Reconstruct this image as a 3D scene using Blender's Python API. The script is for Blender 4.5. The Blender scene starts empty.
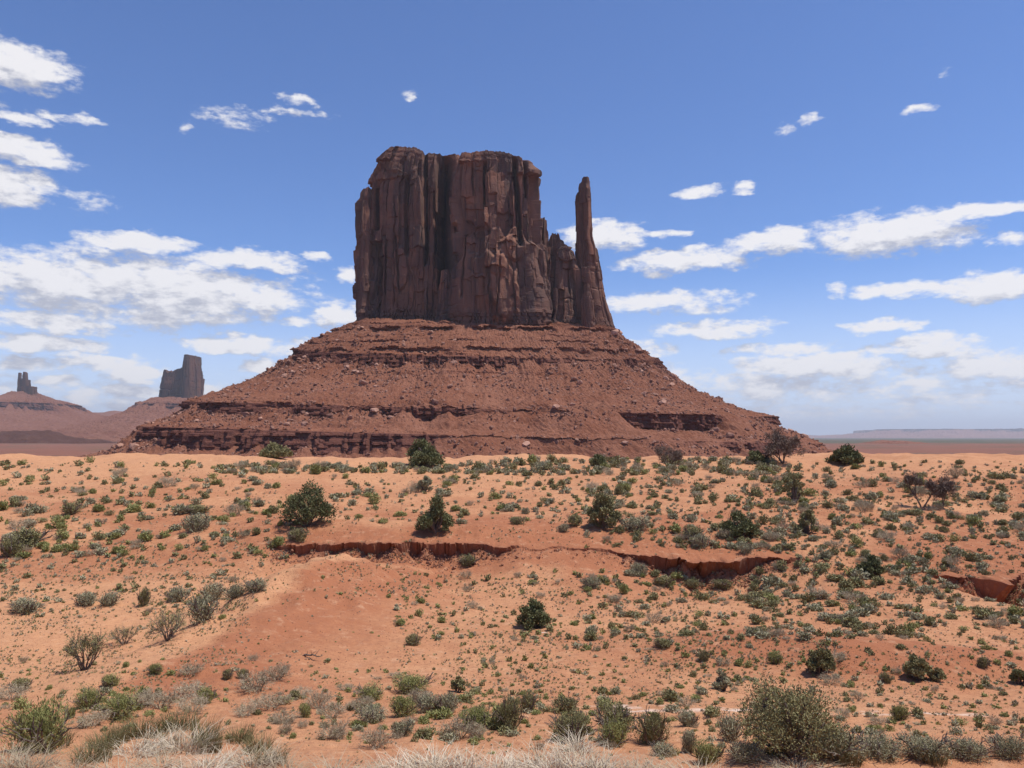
import bpy, math, random
import numpy as np

# ------------------------------------------------------------------ camera, sky, sun, exposure
scene = bpy.context.scene
COL = scene.collection
F = 773.0
CAMZ = 9.0
PITCH = math.atan(53.0 / F)
cam_data = bpy.data.cameras.new("camera")
cam_data.sensor_fit = 'HORIZONTAL'
cam_data.sensor_width = 36.0
cam_data.lens = 36.0 * F / 1024.0
cam_data.clip_start = 0.1
cam_data.clip_end = 120000.0
cam = bpy.data.objects.new("camera", cam_data)
cam.location = (0, 0, CAMZ)
cam.rotation_euler = (math.pi / 2 + PITCH, 0, 0)
COL.objects.link(cam)
scene.camera = cam

scene.view_settings.view_transform = 'Standard'
scene.view_settings.look = 'None'
scene.view_settings.exposure = 0.12
scene.view_settings.gamma = 1.0
scene.cycles.max_bounces = 6
scene.cycles.diffuse_bounces = 3
scene.cycles.volume_bounces = 0
scene.cycles.transparent_max_bounces = 8

SUN_EL = math.radians(67)
SUN_AZ = math.radians(98)          # clockwise from +Y (the view direction)
SUN_DIR = np.array([math.cos(SUN_EL) * math.sin(SUN_AZ), math.cos(SUN_EL) * math.cos(SUN_AZ), math.sin(SUN_EL)])
sun_data = bpy.data.lights.new("sun", 'SUN')
sun_data.energy = 4.4
sun_data.angle = math.radians(0.53)
sun_data.color = (1.0, 0.96, 0.89)
sun = bpy.data.objects.new("sun", sun_data)
from mathutils import Vector
sun.rotation_euler = Vector(SUN_DIR).to_track_quat('Z', 'Y').to_euler()
sun.location = (0, 0, 60)
COL.objects.link(sun)


def ray(px, py):
    a = (px - 512.0) / F
    b = (384.0 - py) / F
    return a, math.cos(PITCH) - b * math.sin(PITCH), math.sin(PITCH) + b * math.cos(PITCH)


def at(px, py, Y):
    a, f, u = ray(px, py)
    return a / f * Y, CAMZ + u / f * Y


def project(x, y, z):
    dz = z - CAMZ
    c, s = math.cos(PITCH), math.sin(PITCH)
    d = y * c + dz * s
    v = -y * s + dz * c
    return 512 + F * x / d, 384 - F * v / d


# ------------------------------------------------------------------ world: Nishita sky with cumulus
class NT:
    """tiny node-tree helper"""
    def __init__(self, tree):
        self.t = tree

    def n(self, typ, **kw):
        nd = self.t.nodes.new(typ)
        for k, v in kw.items():
            setattr(nd, k, v)
        return nd

    def link(self, a, b):
        self.t.links.new(a, b)

    def put(self, sock, val):
        if hasattr(val, 'is_output'):
            self.link(val, sock)
        else:
            sock.default_value = val

    def math(self, op, a, b=0.0, c=None, clamp=False):
        nd = self.n('ShaderNodeMath', operation=op, use_clamp=clamp)
        self.put(nd.inputs[0], a)
        self.put(nd.inputs[1], b)
        if c is not None:
            self.put(nd.inputs[2], c)
        return nd.outputs[0]

    def vmath(self, op, a, b=None, c=None):
        nd = self.n('ShaderNodeVectorMath', operation=op)
        self.put(nd.inputs[0], a)
        if b is not None:
            self.put(nd.inputs[1], b)
        if c is not None:
            self.put(nd.inputs[2], c)
        return nd.outputs['Value'] if op in ('DOT_PRODUCT', 'LENGTH') else nd.outputs[0]

    def noise(self, vec, scale, detail=4.0, rough=0.55, dist=0.0, col=False):
        nd = self.n('ShaderNodeTexNoise')
        if vec is not None:
            self.link(vec, nd.inputs['Vector'])
        nd.inputs['Scale'].default_value = scale
        nd.inputs['Detail'].default_value = detail
        nd.inputs['Roughness'].default_value = rough
        nd.inputs['Distortion'].default_value = dist
        return nd.outputs['Color' if col else 'Fac']

    def remap(self, v, a, b, c=0.0, d=1.0, smooth=False):
        nd = self.n('ShaderNodeMapRange')
        if smooth:
            nd.interpolation_type = 'SMOOTHSTEP'
        self.put(nd.inputs['Value'], v)
        for k, x in zip(('From Min', 'From Max', 'To Min', 'To Max'), (a, b, c, d)):
            self.put(nd.inputs[k], x)
        return nd.outputs['Result']

    def mix(self, fac, a, b, mode='MIX'):
        nd = self.n('ShaderNodeMix', data_type='RGBA', blend_type=mode)
        self.put(nd.inputs[0], fac)
        for s, v in ((6, a), (7, b)):
            if isinstance(v, tuple) and len(v) == 3:
                v = v + (1.0,)
            self.put(nd.inputs[s], v)
        return nd.outputs[2]


world = bpy.data.worlds.new("World")
scene.world = world
world.use_nodes = True
wt = world.node_tree
wt.nodes.clear()
W = NT(wt)

# cumulus: (px, py, half width, half height, weight), given as seen and turned into azimuth / elevation on the sky
CLOUDS = [
    (12, 64, 62, 22, .95), (50, 74, 28, 9, .7), (20, 118, 36, 7, .7), (75, 119, 28, 6, .8), (20, 152, 48, 12, .95), (8, 185, 48, 20, 1.0),
    (138, 243, 54, 11, .95), (60, 285, 90, 30, 1.0), (145, 290, 150, 34, .92), (250, 262, 55, 10, .9), (262, 298, 40, 17, .9), (60, 322, 75, 11, .8), (205, 316, 55, 10, .7),
    (235, 117, 28, 9, .45), (185, 128, 8, 7, .4), (300, 100, 15, 6, .55), (303, 112, 30, 5, .66), (410, 92, 9, 5, .5), (90, 200, 24, 12, .35),
    (705, 191, 24, 5, .62), (747, 188, 13, 5, .6), (917, 107, 17, 5, .55), (945, 72, 9, 4, .35), (785, 129, 9, 4, .3), (811, 122, 9, 6, .3),
    (885, 234, 88, 19, .95), (985, 208, 50, 8, .85), (768, 241, 46, 11, .85), (680, 261, 62, 11, .85), (602, 238, 42, 13, .95), (668, 233, 24, 5, .6), (1005, 238, 20, 8, .6),
    (992, 285, 62, 15, .95), (905, 290, 48, 8, .85), (837, 289, 12, 7, .55), (672, 302, 66, 12, .85), (715, 329, 56, 9, .82), (640, 350, 30, 9, .7),
    (888, 326, 38, 7, .85), (930, 347, 58, 10, .85), (785, 348, 50, 8, .8), (815, 366, 95, 12, .95), (770, 382, 110, 14, .62), (1000, 365, 60, 16, .78), (915, 383, 40, 10, .7),
    (40, 344, 62, 9, .95), (232, 344, 52, 9, .95), (338, 315, 24, 13, .85), (295, 322, 22, 6, .7), (90, 361, 52, 9, .85), (30, 362, 30, 8, .7), (135, 372, 30, 12, .85), (130, 391, 42, 10, .85),
    (58, 380, 24, 6, .8), (80, 393, 26, 6, .75), (255, 366, 25, 8, .85), (318, 257, 12, 6, .7), (348, 275, 14, 9, .7), (210, 393, 22, 9, .7), (300, 350, 30, 10, .6), (800, 392, 260, 26, .42), (150, 395, 260, 22, .40),
]


def azel(px, py):
    a, f, u = ray(px, py)
    return math.atan2(a, f), math.atan2(u, math.hypot(a, f))


grp = bpy.data.node_groups.new("cumulus", 'ShaderNodeTree')
grp.interface.new_socket("P", in_out='INPUT', socket_type='NodeSocketVector')
grp.interface.new_socket("Value", in_out='OUTPUT', socket_type='NodeSocketFloat')
G = NT(grp)
gi = G.n('NodeGroupInput')
go = G.n('NodeGroupOutput')
P = gi.outputs[0]
Pn = G.vmath('MULTIPLY', P, (1.0, 1.9, 1.0))
warp = G.noise(Pn, 22.0, 3.0, 0.6, col=True)
warp = G.vmath('MULTIPLY_ADD', warp, (0.05, 0.028, 0.0), (-0.025, -0.014, 0.0))
Pw = G.vmath('ADD', P, warp)
cur = None
for (cx_, cy_, hw_, hh_, w_) in CLOUDS:
    az, el = azel(cx_, cy_)
    az2, _ = azel(cx_ + hw_, cy_)
    _, el2 = azel(cx_, cy_ - hh_)
    sx, sy = 1.0 / (1.25 * (az2 - az)), 1.0 / (1.3 * (el2 - el))
    q = G.vmath('MULTIPLY_ADD', Pw, (sx, sy, 0.0), (-az * sx, -el * sy, 0.0))
    d = G.vmath('DOT_PRODUCT', q, q)
    m = G.math('MULTIPLY_ADD', d, -w_, w_)
    cur = m if cur is None else G.math('MAXIMUM', cur, m)
cur = G.math('MAXIMUM', cur, -0.9)
nz = G.noise(G.vmath('MULTIPLY', P, (1.0, 2.3, 1.0)), 27.0, 9.0, 0.62)
nz2 = G.noise(Pn, 11.0, 2.0, 0.5)
val = G.math('MULTIPLY_ADD', nz, 2.1, -1.05)
val = G.math('ADD', val, G.math('MULTIPLY_ADD', nz2, 0.8, -0.4))
val = G.math('ADD', val, cur)
nz3 = G.noise(Pn, 85.0, 5.0, 0.6)
val = G.math('ADD', val, G.math('MULTIPLY_ADD', nz3, .75, -.375))
G.link(val, go.inputs[0])

tc = W.n('ShaderNodeTexCoord')
sep = W.n('ShaderNodeSeparateXYZ')
W.link(tc.outputs['Generated'], sep.inputs[0])
azn = W.math('ARCTAN2', sep.outputs[0], sep.outputs[1])
eln = W.math('ARCSINE', sep.outputs[2])
comb = W.n('ShaderNodeCombineXYZ')
W.link(azn, comb.inputs[0])
W.link(eln, comb.inputs[1])
g1 = W.n('ShaderNodeGroup', node_tree=grp)
W.link(comb.outputs[0], g1.inputs[0])
g2 = W.n('ShaderNodeGroup', node_tree=grp)
W.link(W.vmath('ADD', comb.outputs[0], (0.006, 0.020, 0.0)), g2.inputs[0])
dens = W.remap(g1.outputs[0], 0.0, 0.72, 0.0, 1.0, True)
diff = W.math('SUBTRACT', g1.outputs[0], g2.outputs[0])
lit = W.remap(diff, -0.60, 0.42, 0.0, 1.0, True)
ccol = W.mix(lit, (0.50, 0.515, 0.60), (0.98, 0.96, 0.97))
sky = W.n('ShaderNodeTexSky', sky_type='NISHITA')
sky.sun_disc = False
sky.sun_elevation = SUN_EL
sky.sun_rotation = SUN_AZ
sky.altitude = 1600
sky.air_density = 1.0
sky.dust_density = 0.8
sky.ozone_density = 1.6
skyc = W.mix(1.0, sky.outputs[0], (0.71, 0.885, 1.21), 'MULTIPLY')
veil = W.remap(eln, 0.0, 0.22, 0.76, 0.0, True)
skyc = W.mix(veil, skyc, (5.9, 6.6, 8.2))
bg1 = W.n('ShaderNodeBackground')
W.link(skyc, bg1.inputs[0])
bg1.inputs[1].default_value = 0.121
bg2 = W.n('ShaderNodeBackground')
W.link(ccol, bg2.inputs[0])
bg2.inputs[1].default_value = 0.9
mx = W.n('ShaderNodeMixShader')
above = W.remap(eln, 0.0, 0.03)
W.link(W.math('MULTIPLY', W.math('MULTIPLY', dens, above), 0.93), mx.inputs[0])
W.link(bg1.outputs[0], mx.inputs[1])
W.link(bg2.outputs[0], mx.inputs[2])
wo = W.n('ShaderNodeOutputWorld')
W.link(mx.outputs[0], wo.inputs[0])
world.cycles.sampling_method = 'MANUAL'
world.cycles.sample_map_resolution = 512

# ------------------------------------------------------------------ helpers
_r0 = np.random.default_rng(11)
PERM = np.concatenate([_r0.permutation(512)] * 2)
_ang = _r0.uniform(0, 2 * np.pi, 512)
GX, GY = np.cos(_ang), np.sin(_ang)


def perlin(x, y, seed=0):
    x = np.asarray(x, float) + seed * 17.31
    y = np.asarray(y, float) + seed * 9.77
    xi = np.floor(x).astype(int)
    yi = np.floor(y).astype(int)
    xf, yf = x - xi, y - yi
    u = xf * xf * xf * (xf * (xf * 6 - 15) + 10)
    v = yf * yf * yf * (yf * (yf * 6 - 15) + 10)

    def g(ix, iy, fx, fy):
        h = PERM[(PERM[ix & 511] + iy) & 511]
        return GX[h] * fx + GY[h] * fy
    n00 = g(xi, yi, xf, yf)
    n10 = g(xi + 1, yi, xf - 1, yf)
    n01 = g(xi, yi + 1, xf, yf - 1)
    n11 = g(xi + 1, yi + 1, xf - 1, yf - 1)
    return 1.5 * ((n00 * (1 - u) + n10 * u) * (1 - v) + (n01 * (1 - u) + n11 * u) * v)


def fbm(x, y, oct=4, seed=0, gain=0.5):
    t, a, f = 0.0, 1.0, 1.0
    for i in range(oct):
        t = t + a * perlin(np.asarray(x) * f, np.asarray(y) * f, seed + i * 3)
        a *= gain
        f *= 2.03
    return t


def sstep(a, b, x):
    t = np.clip((np.asarray(x, float) - a) / (b - a), 0, 1)
    return t * t * (3 - 2 * t)


def link_mesh(name, verts, faces, mat=None, parent=None, smooth=False, attrs=None, mats=None, fmat=None):
    """verts (n,3), faces: (m,4)/(m,3) array or list of such arrays"""
    me = bpy.data.meshes.new(name)
    if not isinstance(faces, (list, tuple)):
        faces = [faces]
    faces = [np.asarray(f, dtype=np.int32) for f in faces if len(f)]
    nf = sum(len(f) for f in faces)
    nl = sum(f.size for f in faces)
    me.vertices.add(len(verts))
    me.vertices.foreach_set("co", np.asarray(verts, dtype=np.float32).ravel())
    me.loops.add(nl)
    me.loops.foreach_set("vertex_index", np.concatenate([f.ravel() for f in faces]))
    me.polygons.add(nf)
    tot = np.concatenate([np.full(len(f), f.shape[1], dtype=np.int32) for f in faces])
    st = np.concatenate([[0], np.cumsum(tot)[:-1]]).astype(np.int32)
    me.polygons.foreach_set("loop_start", st)
    me.polygons.foreach_set("loop_total", tot)
    me.polygons.foreach_set("use_smooth", np.full(nf, smooth, dtype=bool))
    if fmat is not None:
        me.polygons.foreach_set("material_index", np.asarray(fmat, dtype=np.int32))
    me.update(calc_edges=True)
    for k, v in (attrs or {}).items():
        a = me.attributes.new(k, 'FLOAT', 'POINT')
        a.data.foreach_set("value", np.asarray(v, dtype=np.float32).ravel())
    for m in (mats or ([mat] if mat else [])):
        me.materials.append(m)
    ob = bpy.data.objects.new(name, me)
    COL.objects.link(ob)
    if parent:
        ob.parent = parent
    return ob


def tag(o, label=None, cat=None, group=None, kind=None):
    for k, v in (("label", label), ("category", cat), ("group", group), ("kind", kind)):
        if v:
            o[k] = v
    return o


def empty(name, loc):
    o = bpy.data.objects.new(name, None)
    o.empty_display_size = 0.3
    o.location = loc
    COL.objects.link(o)
    return o


def grid_faces(nr, nc, wrap=False):
    r = np.arange(nr - 1)[:, None]
    c = np.arange(nc if wrap else nc - 1)[None, :]
    c2 = (c + 1) % nc
    a = r * nc + c
    b = r * nc + c2
    d = (r + 1) * nc + c
    e = (r + 1) * nc + c2
    return np.stack([a, b, e, d], -1).reshape(-1, 4)


def material(name, rough=0.9, spec=0.15):
    m = bpy.data.materials.new(name)
    m.use_nodes = True
    t = m.node_tree
    b = next(n for n in t.nodes if n.type == 'BSDF_PRINCIPLED')
    b.inputs['Roughness'].default_value = rough
    b.inputs['Specular IOR Level'].default_value = spec
    return m, NT(t), b


def bump(N, b, height, strength, dist):
    bp = N.n('ShaderNodeBump')
    bp.inputs['Strength'].default_value = strength
    bp.inputs['Distance'].default_value = dist
    N.link(height, bp.inputs['Height'])
    N.link(bp.outputs[0], b.inputs['Normal'])


def attr(N, name):
    a = N.n('ShaderNodeAttribute')
    a.attribute_name = name
    return a.outputs['Fac']


# ------------------------------------------------------------------ ground
PROF_PY = [(14.5, 772), (17.5, 747), (22, 716), (26.5, 691), (32, 661), (38, 630), (45.5, 600), (54, 574), (61, 539), (66, 525), (78, 500), (96, 481), (118, 466.5), (135, 461), (150, 458.5)]
PY_ = [0, 2.0, 8.0] + [a for a, _ in PROF_PY] + [165, 185, 210, 260, 330, 500, 1000, 3000, 12000, 60000]
PZ_ = [7.4, 7.3, 5.3] + [at(512, b, a)[1] for a, b in PROF_PY] + [5.0, 2.6, -1.0, -6, -9, -11, -12, -13, -16, -20]
_ly = np.linspace(math.log(1.0), math.log(70000), 3000)
_pz = np.interp(np.exp(_ly), PY_, PZ_)
_k = np.exp(-0.5 * (np.arange(-30, 31) / 9.0) ** 2)
_k /= _k.sum()
_pz = np.convolve(np.pad(_pz, 30, mode='edge'), _k, mode='valid')

# eroded bank of the wash: px, py of the foot, height in metres
BANK = [(225, 566, 0), (262, 563, .05), (285, 563, .5), (330, 563, .85), (390, 563, 1.35), (440, 563, 1.35), (480, 562, .8), (520, 562, .12), (560, 563, .16), (610, 564, .25), (640, 567, .9), (690, 572, 1.45), (740, 573, 1.3), (775, 572, .6), (810, 571, .15), (840, 573, 0.0), (928, 583, .0), (940, 584, .5), (960, 586, 1.2), (978, 588, 2.0), (1002, 589, 1.9), (1016, 590, .7), (1040, 586, 0)]
BX, BY, BH = [], [], []
for px, py, h in BANK:
    yy = float(np.interp(-py, [-b for _, b in PROF_PY][::1], [a for a, _ in PROF_PY]))
    BX.append((px - 512) / F * yy)
    BY.append(yy + 1.2)
    BH.append(h)
# low mounds: px, py, sigma x, sigma y, height (metres)
MOUNDS = [(320, 538, 7, 4, .9), (560, 540, 9, 4.5, .55), (740, 545, 8, 4, .4), (770, 652, 3.6, 2.0, .75), (850, 668, 2.2, 1.6, .5), (955, 668, 3.0, 1.8, .6), (230, 492, 12, 6, .8), (900, 490, 14, 7, .8), (80, 470, 16, 9, .8),
          (960, 560, 6, 3, .6), (600, 600, 6, 5, -.35), (60, 620, 7, 6, -.5), (150, 645, 6, 5, -.35), (960, 455, 22, 14, .9), (430, 545, 8, 3, .35), (1010, 585, 2.5, 2.5, .5)]
MM = []
for px, py, sx, sy, h in MOUNDS:
    yy = float(np.interp(-py, [-b for _, b in PROF_PY], [a for a, _ in PROF_PY]))
    MM.append(((px - 512) / F * yy, yy, sx, sy, h))
RIDGE = []
for px, py in [(60, 712), (130, 690), (240, 633), (300, 603), (345, 583), (400, 574), (440, 570)]:
    yy = float(np.interp(-py, [-b for _, b in PROF_PY], [a for a, _ in PROF_PY]))
    RIDGE.append(((px - 512) / F * yy, yy))
RIDGE_H = [0.1, .6, 1.5, 2.1, 2.2, 1.4, .2]


def ridge_field(x, y):
    best = np.full(np.shape(x), 1e9)
    hh = np.zeros(np.shape(x))
    side = np.zeros(np.shape(x))
    for i in range(len(RIDGE) - 1):
        ax, ay = RIDGE[i]
        bx, by = RIDGE[i + 1]
        dx, dy = bx - ax, by - ay
        t = np.clip(((x - ax) * dx + (y - ay) * dy) / (dx * dx + dy * dy), 0, 1)
        ex, ey = x - (ax + t * dx), y - (ay + t * dy)
        d = np.hypot(ex, ey)
        sel = d < best
        best = np.where(sel, d, best)
        hh = np.where(sel, RIDGE_H[i] + (RIDGE_H[i + 1] - RIDGE_H[i]) * t, hh)
        side = np.where(sel, np.sign(ex * dy - ey * dx), side)
    return best, hh, side          # side > 0: right of the line


def bank_field(x, y):
    bh = np.interp(x, BX, BH)
    by = np.interp(x, BX, BY) + 0.45 * perlin(x / 2.2, 0 * x, 5) + 0.22 * perlin(x / .7, 0 * x, 6) + .8 * perlin(x / 7.0, 0 * x, 8)
    bh = bh * (.92 + .35 * perlin(x / 5.0, 0 * x, 9))
    return np.maximum(bh, 0), y - by


def ground_z(x, y):
    x = np.asarray(x, float)
    y = np.asarray(y, float)
    r = np.hypot(x, y)
    e = np.where(y > 0, np.maximum(y, 0.35 * r), 0.35 * r)
    e = np.maximum(e, 1.0)
    z = np.interp(np.log(e), _ly, _pz)
    far = sstep(18, 45, y)
    fall = 1 - sstep(190, 400, r)
    z = z + far * fall * (0.30 * fbm(x / 13, y / 13, 3, 1) + sstep(60, 110, y) * 01.0 * fbm(x / 34, y / 40, 2, 2) + sstep(90, 130, y) * .55 * fbm(x / 8.5, y / 9, 3, 15))
    z = z + fall * sstep(8, 20, r) * (0.10 * fbm(x / 3.2, y / 3.2, 3, 3) + .045 * fbm(x / .8, y / .8, 3, 4))
    z = z + sstep(300, 900, r) * (2.2 * fbm(x / 300, y / 420, 3, 7))
    for mx_, my_, sx, sy, h in MM:
        z = z + h * np.exp(-0.5 * (((x - mx_) / sx) ** 2 + ((y - my_) / sy) ** 2))
    d, hh, side = ridge_field(x, y)
    w = np.where(side > 0, 5.0, 2.8)
    z = z + hh * np.exp(-(d / w) ** 2) * (1 + .25 * fbm(x / 2.5, y / 2.5, 2, 12))
    bh, v = bank_field(x, y)
    cut = sstep(-11, -1.2, v) * (v < 0.02)
    crumb = np.clip(.30 + .75 * fbm(x / 2.1, 0 * x, 3, 44), 0, .95)
    deb = crumb * sstep(-1.5, -.02, v) * (v < 0.02) * (1 + .5 * fbm(x / .5, y / .4, 2, 45))
    z = z - bh * cut * (1 - np.clip(deb, 0, .97))
    near_b = np.exp(-(v / 9.0) ** 2) * sstep(.02, .3, bh)
    z = z - .16 * near_b * np.abs(fbm(x / 2.0, y / 5.0, 3, 46))
    # small ledge of harder soil standing proud along the bank top
    z = z + 0.12 * bh * np.exp(-((v - .5) / .5) ** 2)
    # edge of the gravel lay-by at bottom right
    ex = sstep(3.2, 5.2, x) * (1 - sstep(15.2, 15.7, y + .25 * perlin(x / 1.5, 0 * x, 3))) * sstep(9, 12, y)
    z = z + ex * np.clip(3.1 + .0 * x - z, 0, 1.2)
    return z


def ground_hit(pxs, pys):
    """points of the ground seen at the given pixels"""
    pxs = np.asarray(pxs, float)
    pys = np.asarray(pys, float)
    a = (pxs - 512) / F
    b = (384 - pys) / F
    f = math.cos(PITCH) - b * math.sin(PITCH)
    u = math.sin(PITCH) + b * math.cos(PITCH)
    ys = np.exp(np.linspace(math.log(9), math.log(260), 420))
    X = (a / f)[:, None] * ys[None]
    Y = np.broadcast_to(ys[None], X.shape)
    Z = CAMZ + (u / f)[:, None] * ys[None]
    below = ground_z(X, Y) >= Z
    hit = below.any(1)
    k = np.argmax(below, 1)
    k = np.maximum(k, 1)
    y0, y1 = ys[k - 1], ys[k]
    for _ in range(12):
        ym = .5 * (y0 + y1)
        bl = ground_z(a / f * ym, ym) >= CAMZ + u / f * ym
        y1 = np.where(bl, ym, y1)
        y0 = np.where(bl, y0, ym)
    x = a / f * y1
    return x, y1, ground_z(x, y1), hit


def build_ground():
    ang = list(np.arange(-37, 37.01, 0.125))
    ang = np.array([-180 + 4.0 * i for i in range(35)] + list(np.arange(-40, -37, .6)) + ang + list(np.arange(37.6, 40, .6)) + [40 + 4.0 * i for i in range(35)])
    rs, r = [], 0.8
    while r < 45000:
        rs.append(r)
        if r < 47:
            r += max(.1, .0055 * r)
        elif r < 76:
            r += 0.12
        elif r < 230:
            r += .0055 * r
        else:
            r += .035 * r
    rs = np.array(rs)
    A, R = np.meshgrid(np.radians(ang), rs)
    X, Y = R * np.sin(A), R * np.cos(A)
    Z = ground_z(X, Y)
    nr, nc = X.shape
    bh, v = bank_field(X, Y)               # the bank top overhangs its foot a little
    ov = (v >= 0.02) * np.exp(-np.maximum(v, 0) / .5) * np.clip(bh, 0, 1.6) * (Y > 10) * (.55 + .75 * fbm(X / 1.2, 0 * X, 4, 71))
    verts = np.stack([X, Y - ov, Z], -1).reshape(-1, 3)
    x, y, z = X.ravel(), Y.ravel(), Z.ravel()
    # zones of different soil
    d, hh, side = ridge_field(x, y)
    bh, v = bank_field(x, y)
    gz_y = np.gradient(Z, axis=0) / np.maximum(np.gradient(R, axis=0), 1e-6)
    slope = np.abs(gz_y).ravel()
    redn = fbm(x / 9, y / 9, 4, 21)
    red = .30 + .30 * redn
    red += 1.15 * np.exp(-(d / 6.5) ** 2) * sstep(-1.0, 2.2, side * d + .8 * redn) * sstep(.1, .7, hh) - (.35 * np.exp(-((side * d + 6.5) / 4.5) ** 2) + .75 * np.exp(-((side * d - .1) / 1.0) ** 2)) * sstep(.1, .7, hh)
    red += .9 * sstep(.03, .4, bh) * sstep(-1.8, -.3, v) * (1 - sstep(.5, 3.0, v))
    red += .35 * sstep(45, 55, y) * (1 - sstep(70, 84, y)) * sstep(-.2, .5, redn + .3)
    for (mx_, my_, sx, sy, h), rr in zip(MM, [.1, .5, .1, 1.0, .9, .9, .2, .3, -.4, .5, .0, -.6, -.3, 0, .3, .6]):
        red += rr * np.exp(-0.5 * (((x - mx_) / (sx * 1.1)) ** 2 + ((y - my_) / (sy * 1.1)) ** 2))
    red -= .45 * sstep(85, 130, y) * (x < 5) + .1 * sstep(85, 130, y)
    bh, v = bh.ravel(), v.ravel()
    red = np.clip(red + .5 * sstep(190, 320, y) * (1 - sstep(1500, 3500, y)), 0, 1)
    veg = np.clip(sstep(2200, 3200, y) * .8 + sstep(400, 900, y) * .35 * sstep(-.1, .4, fbm(x / 160, y / 260, 3, 31)), 0, 1)
    # pale salt crusts: px, py, half sizes in metres
    pale = np.zeros(len(x))
    for px, py, sx, sy in [(660, 710, 2.6, .5), (720, 711, 2.2, .35), (845, 715, 2.3, .25), (935, 716, 2.6, .25), (690, 634, 1.3, .35), (732, 641, 1.2, .4), (545, 637, .5, .2), (620, 707, 1.6, .3)]:
        yy = float(np.interp(-py, [-b for _, b in PROF_PY], [a for a, _ in PROF_PY]))
        xx = (px - 512) / F * yy
        q = ((x - xx) / sx) ** 2 + ((y - yy) / sy) ** 2
        pale = np.maximum(pale, np.clip(1.2 - q, 0, 1) * sstep(-.1, .5, fbm(x / 1.1, y / .4, 3, 41)))
    verts = np.concatenate([verts, [[0, 0, float(ground_z(np.array([0.]), np.array([.01]))[0])]]])
    fan = np.array([[nr * nc, i, (i + 1) % nc] for i in range(nc)])
    ob = link_mesh("ground", verts, [grid_faces(nr, nc, True)[:, ::-1], fan[:, ::-1]], mat_ground(), smooth=True,
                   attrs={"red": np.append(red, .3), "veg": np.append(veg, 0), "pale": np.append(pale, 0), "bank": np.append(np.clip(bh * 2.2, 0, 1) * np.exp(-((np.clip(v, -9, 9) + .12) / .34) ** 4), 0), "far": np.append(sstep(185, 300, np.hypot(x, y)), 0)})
    wall = ((v > -1.3) & (v < .9) & (bh > .05))
    sm = np.ones(len(ob.data.polygons), dtype=bool)
    fq = grid_faces(nr, nc, True)
    sm[:len(fq)] = ~wall.ravel()[fq].any(1)
    ob.data.polygons.foreach_set("use_smooth", sm)
    tag(ob, kind="structure")
    return ob


def mat_ground():
    m, N, b = material("desert sand", 0.95, 0.08)
    pos = N.n('ShaderNodeNewGeometry').outputs['Position']
    n1 = N.noise(pos, 0.55, 6, .6)
    n2 = N.noise(pos, 5.0, 5, .65)
    n3 = N.noise(pos, 30.0, 3, .6)
    red = N.math('ADD', attr(N, 'red'), N.math('MULTIPLY_ADD', n1, .9, -.45))
    red = N.math('ADD', red, N.math('MULTIPLY_ADD', n2, .8, -.4), clamp=True)
    c = N.mix(red, (0.54, 0.270, 0.137), (0.365, 0.140, 0.068))
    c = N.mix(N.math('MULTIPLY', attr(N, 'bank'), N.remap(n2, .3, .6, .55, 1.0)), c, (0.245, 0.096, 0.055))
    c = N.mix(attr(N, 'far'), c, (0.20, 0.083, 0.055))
    # darker crust and grit
    grit = N.remap(n2, .52, .72)
    c = N.mix(N.math('MULTIPLY', grit, .55), c, (0.30, 0.135, 0.08))
    grit2 = N.remap(n3, .60, .72)
    c = N.mix(N.math('MULTIPLY', grit2, .6), c, (0.24, 0.115, 0.07))
    lightn = N.remap(N.noise(pos, 1.4, 5, .7), .55, .8)
    n4 = N.noise(pos, 2.4, 4, .7)
    c = N.mix(N.math('MULTIPLY', N.remap(n4, .55, .66), .42), c, (0.33, 0.145, 0.082))
    c = N.mix(N.math('MULTIPLY', lightn, .6), c, (0.67, 0.41, 0.245))
    vn = N.math('MULTIPLY', attr(N, 'veg'), N.remap(N.noise(pos, .012, 5, .65), .3, .6))
    c = N.mix(N.math('ADD', vn, N.math('MULTIPLY', attr(N, 'veg'), .35), clamp=True), c, (0.085, 0.085, 0.05))
    c = N.mix(N.math('MULTIPLY', attr(N, 'pale'), .85), c, (0.72, 0.56, 0.44))
    N.link(c, b.inputs['Base Color'])
    hgt = N.math('ADD', N.math('MULTIPLY', n2, .6), N.math('MULTIPLY', n3, .25))
    bump(N, b, hgt, .75, .16)
    return m


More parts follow.
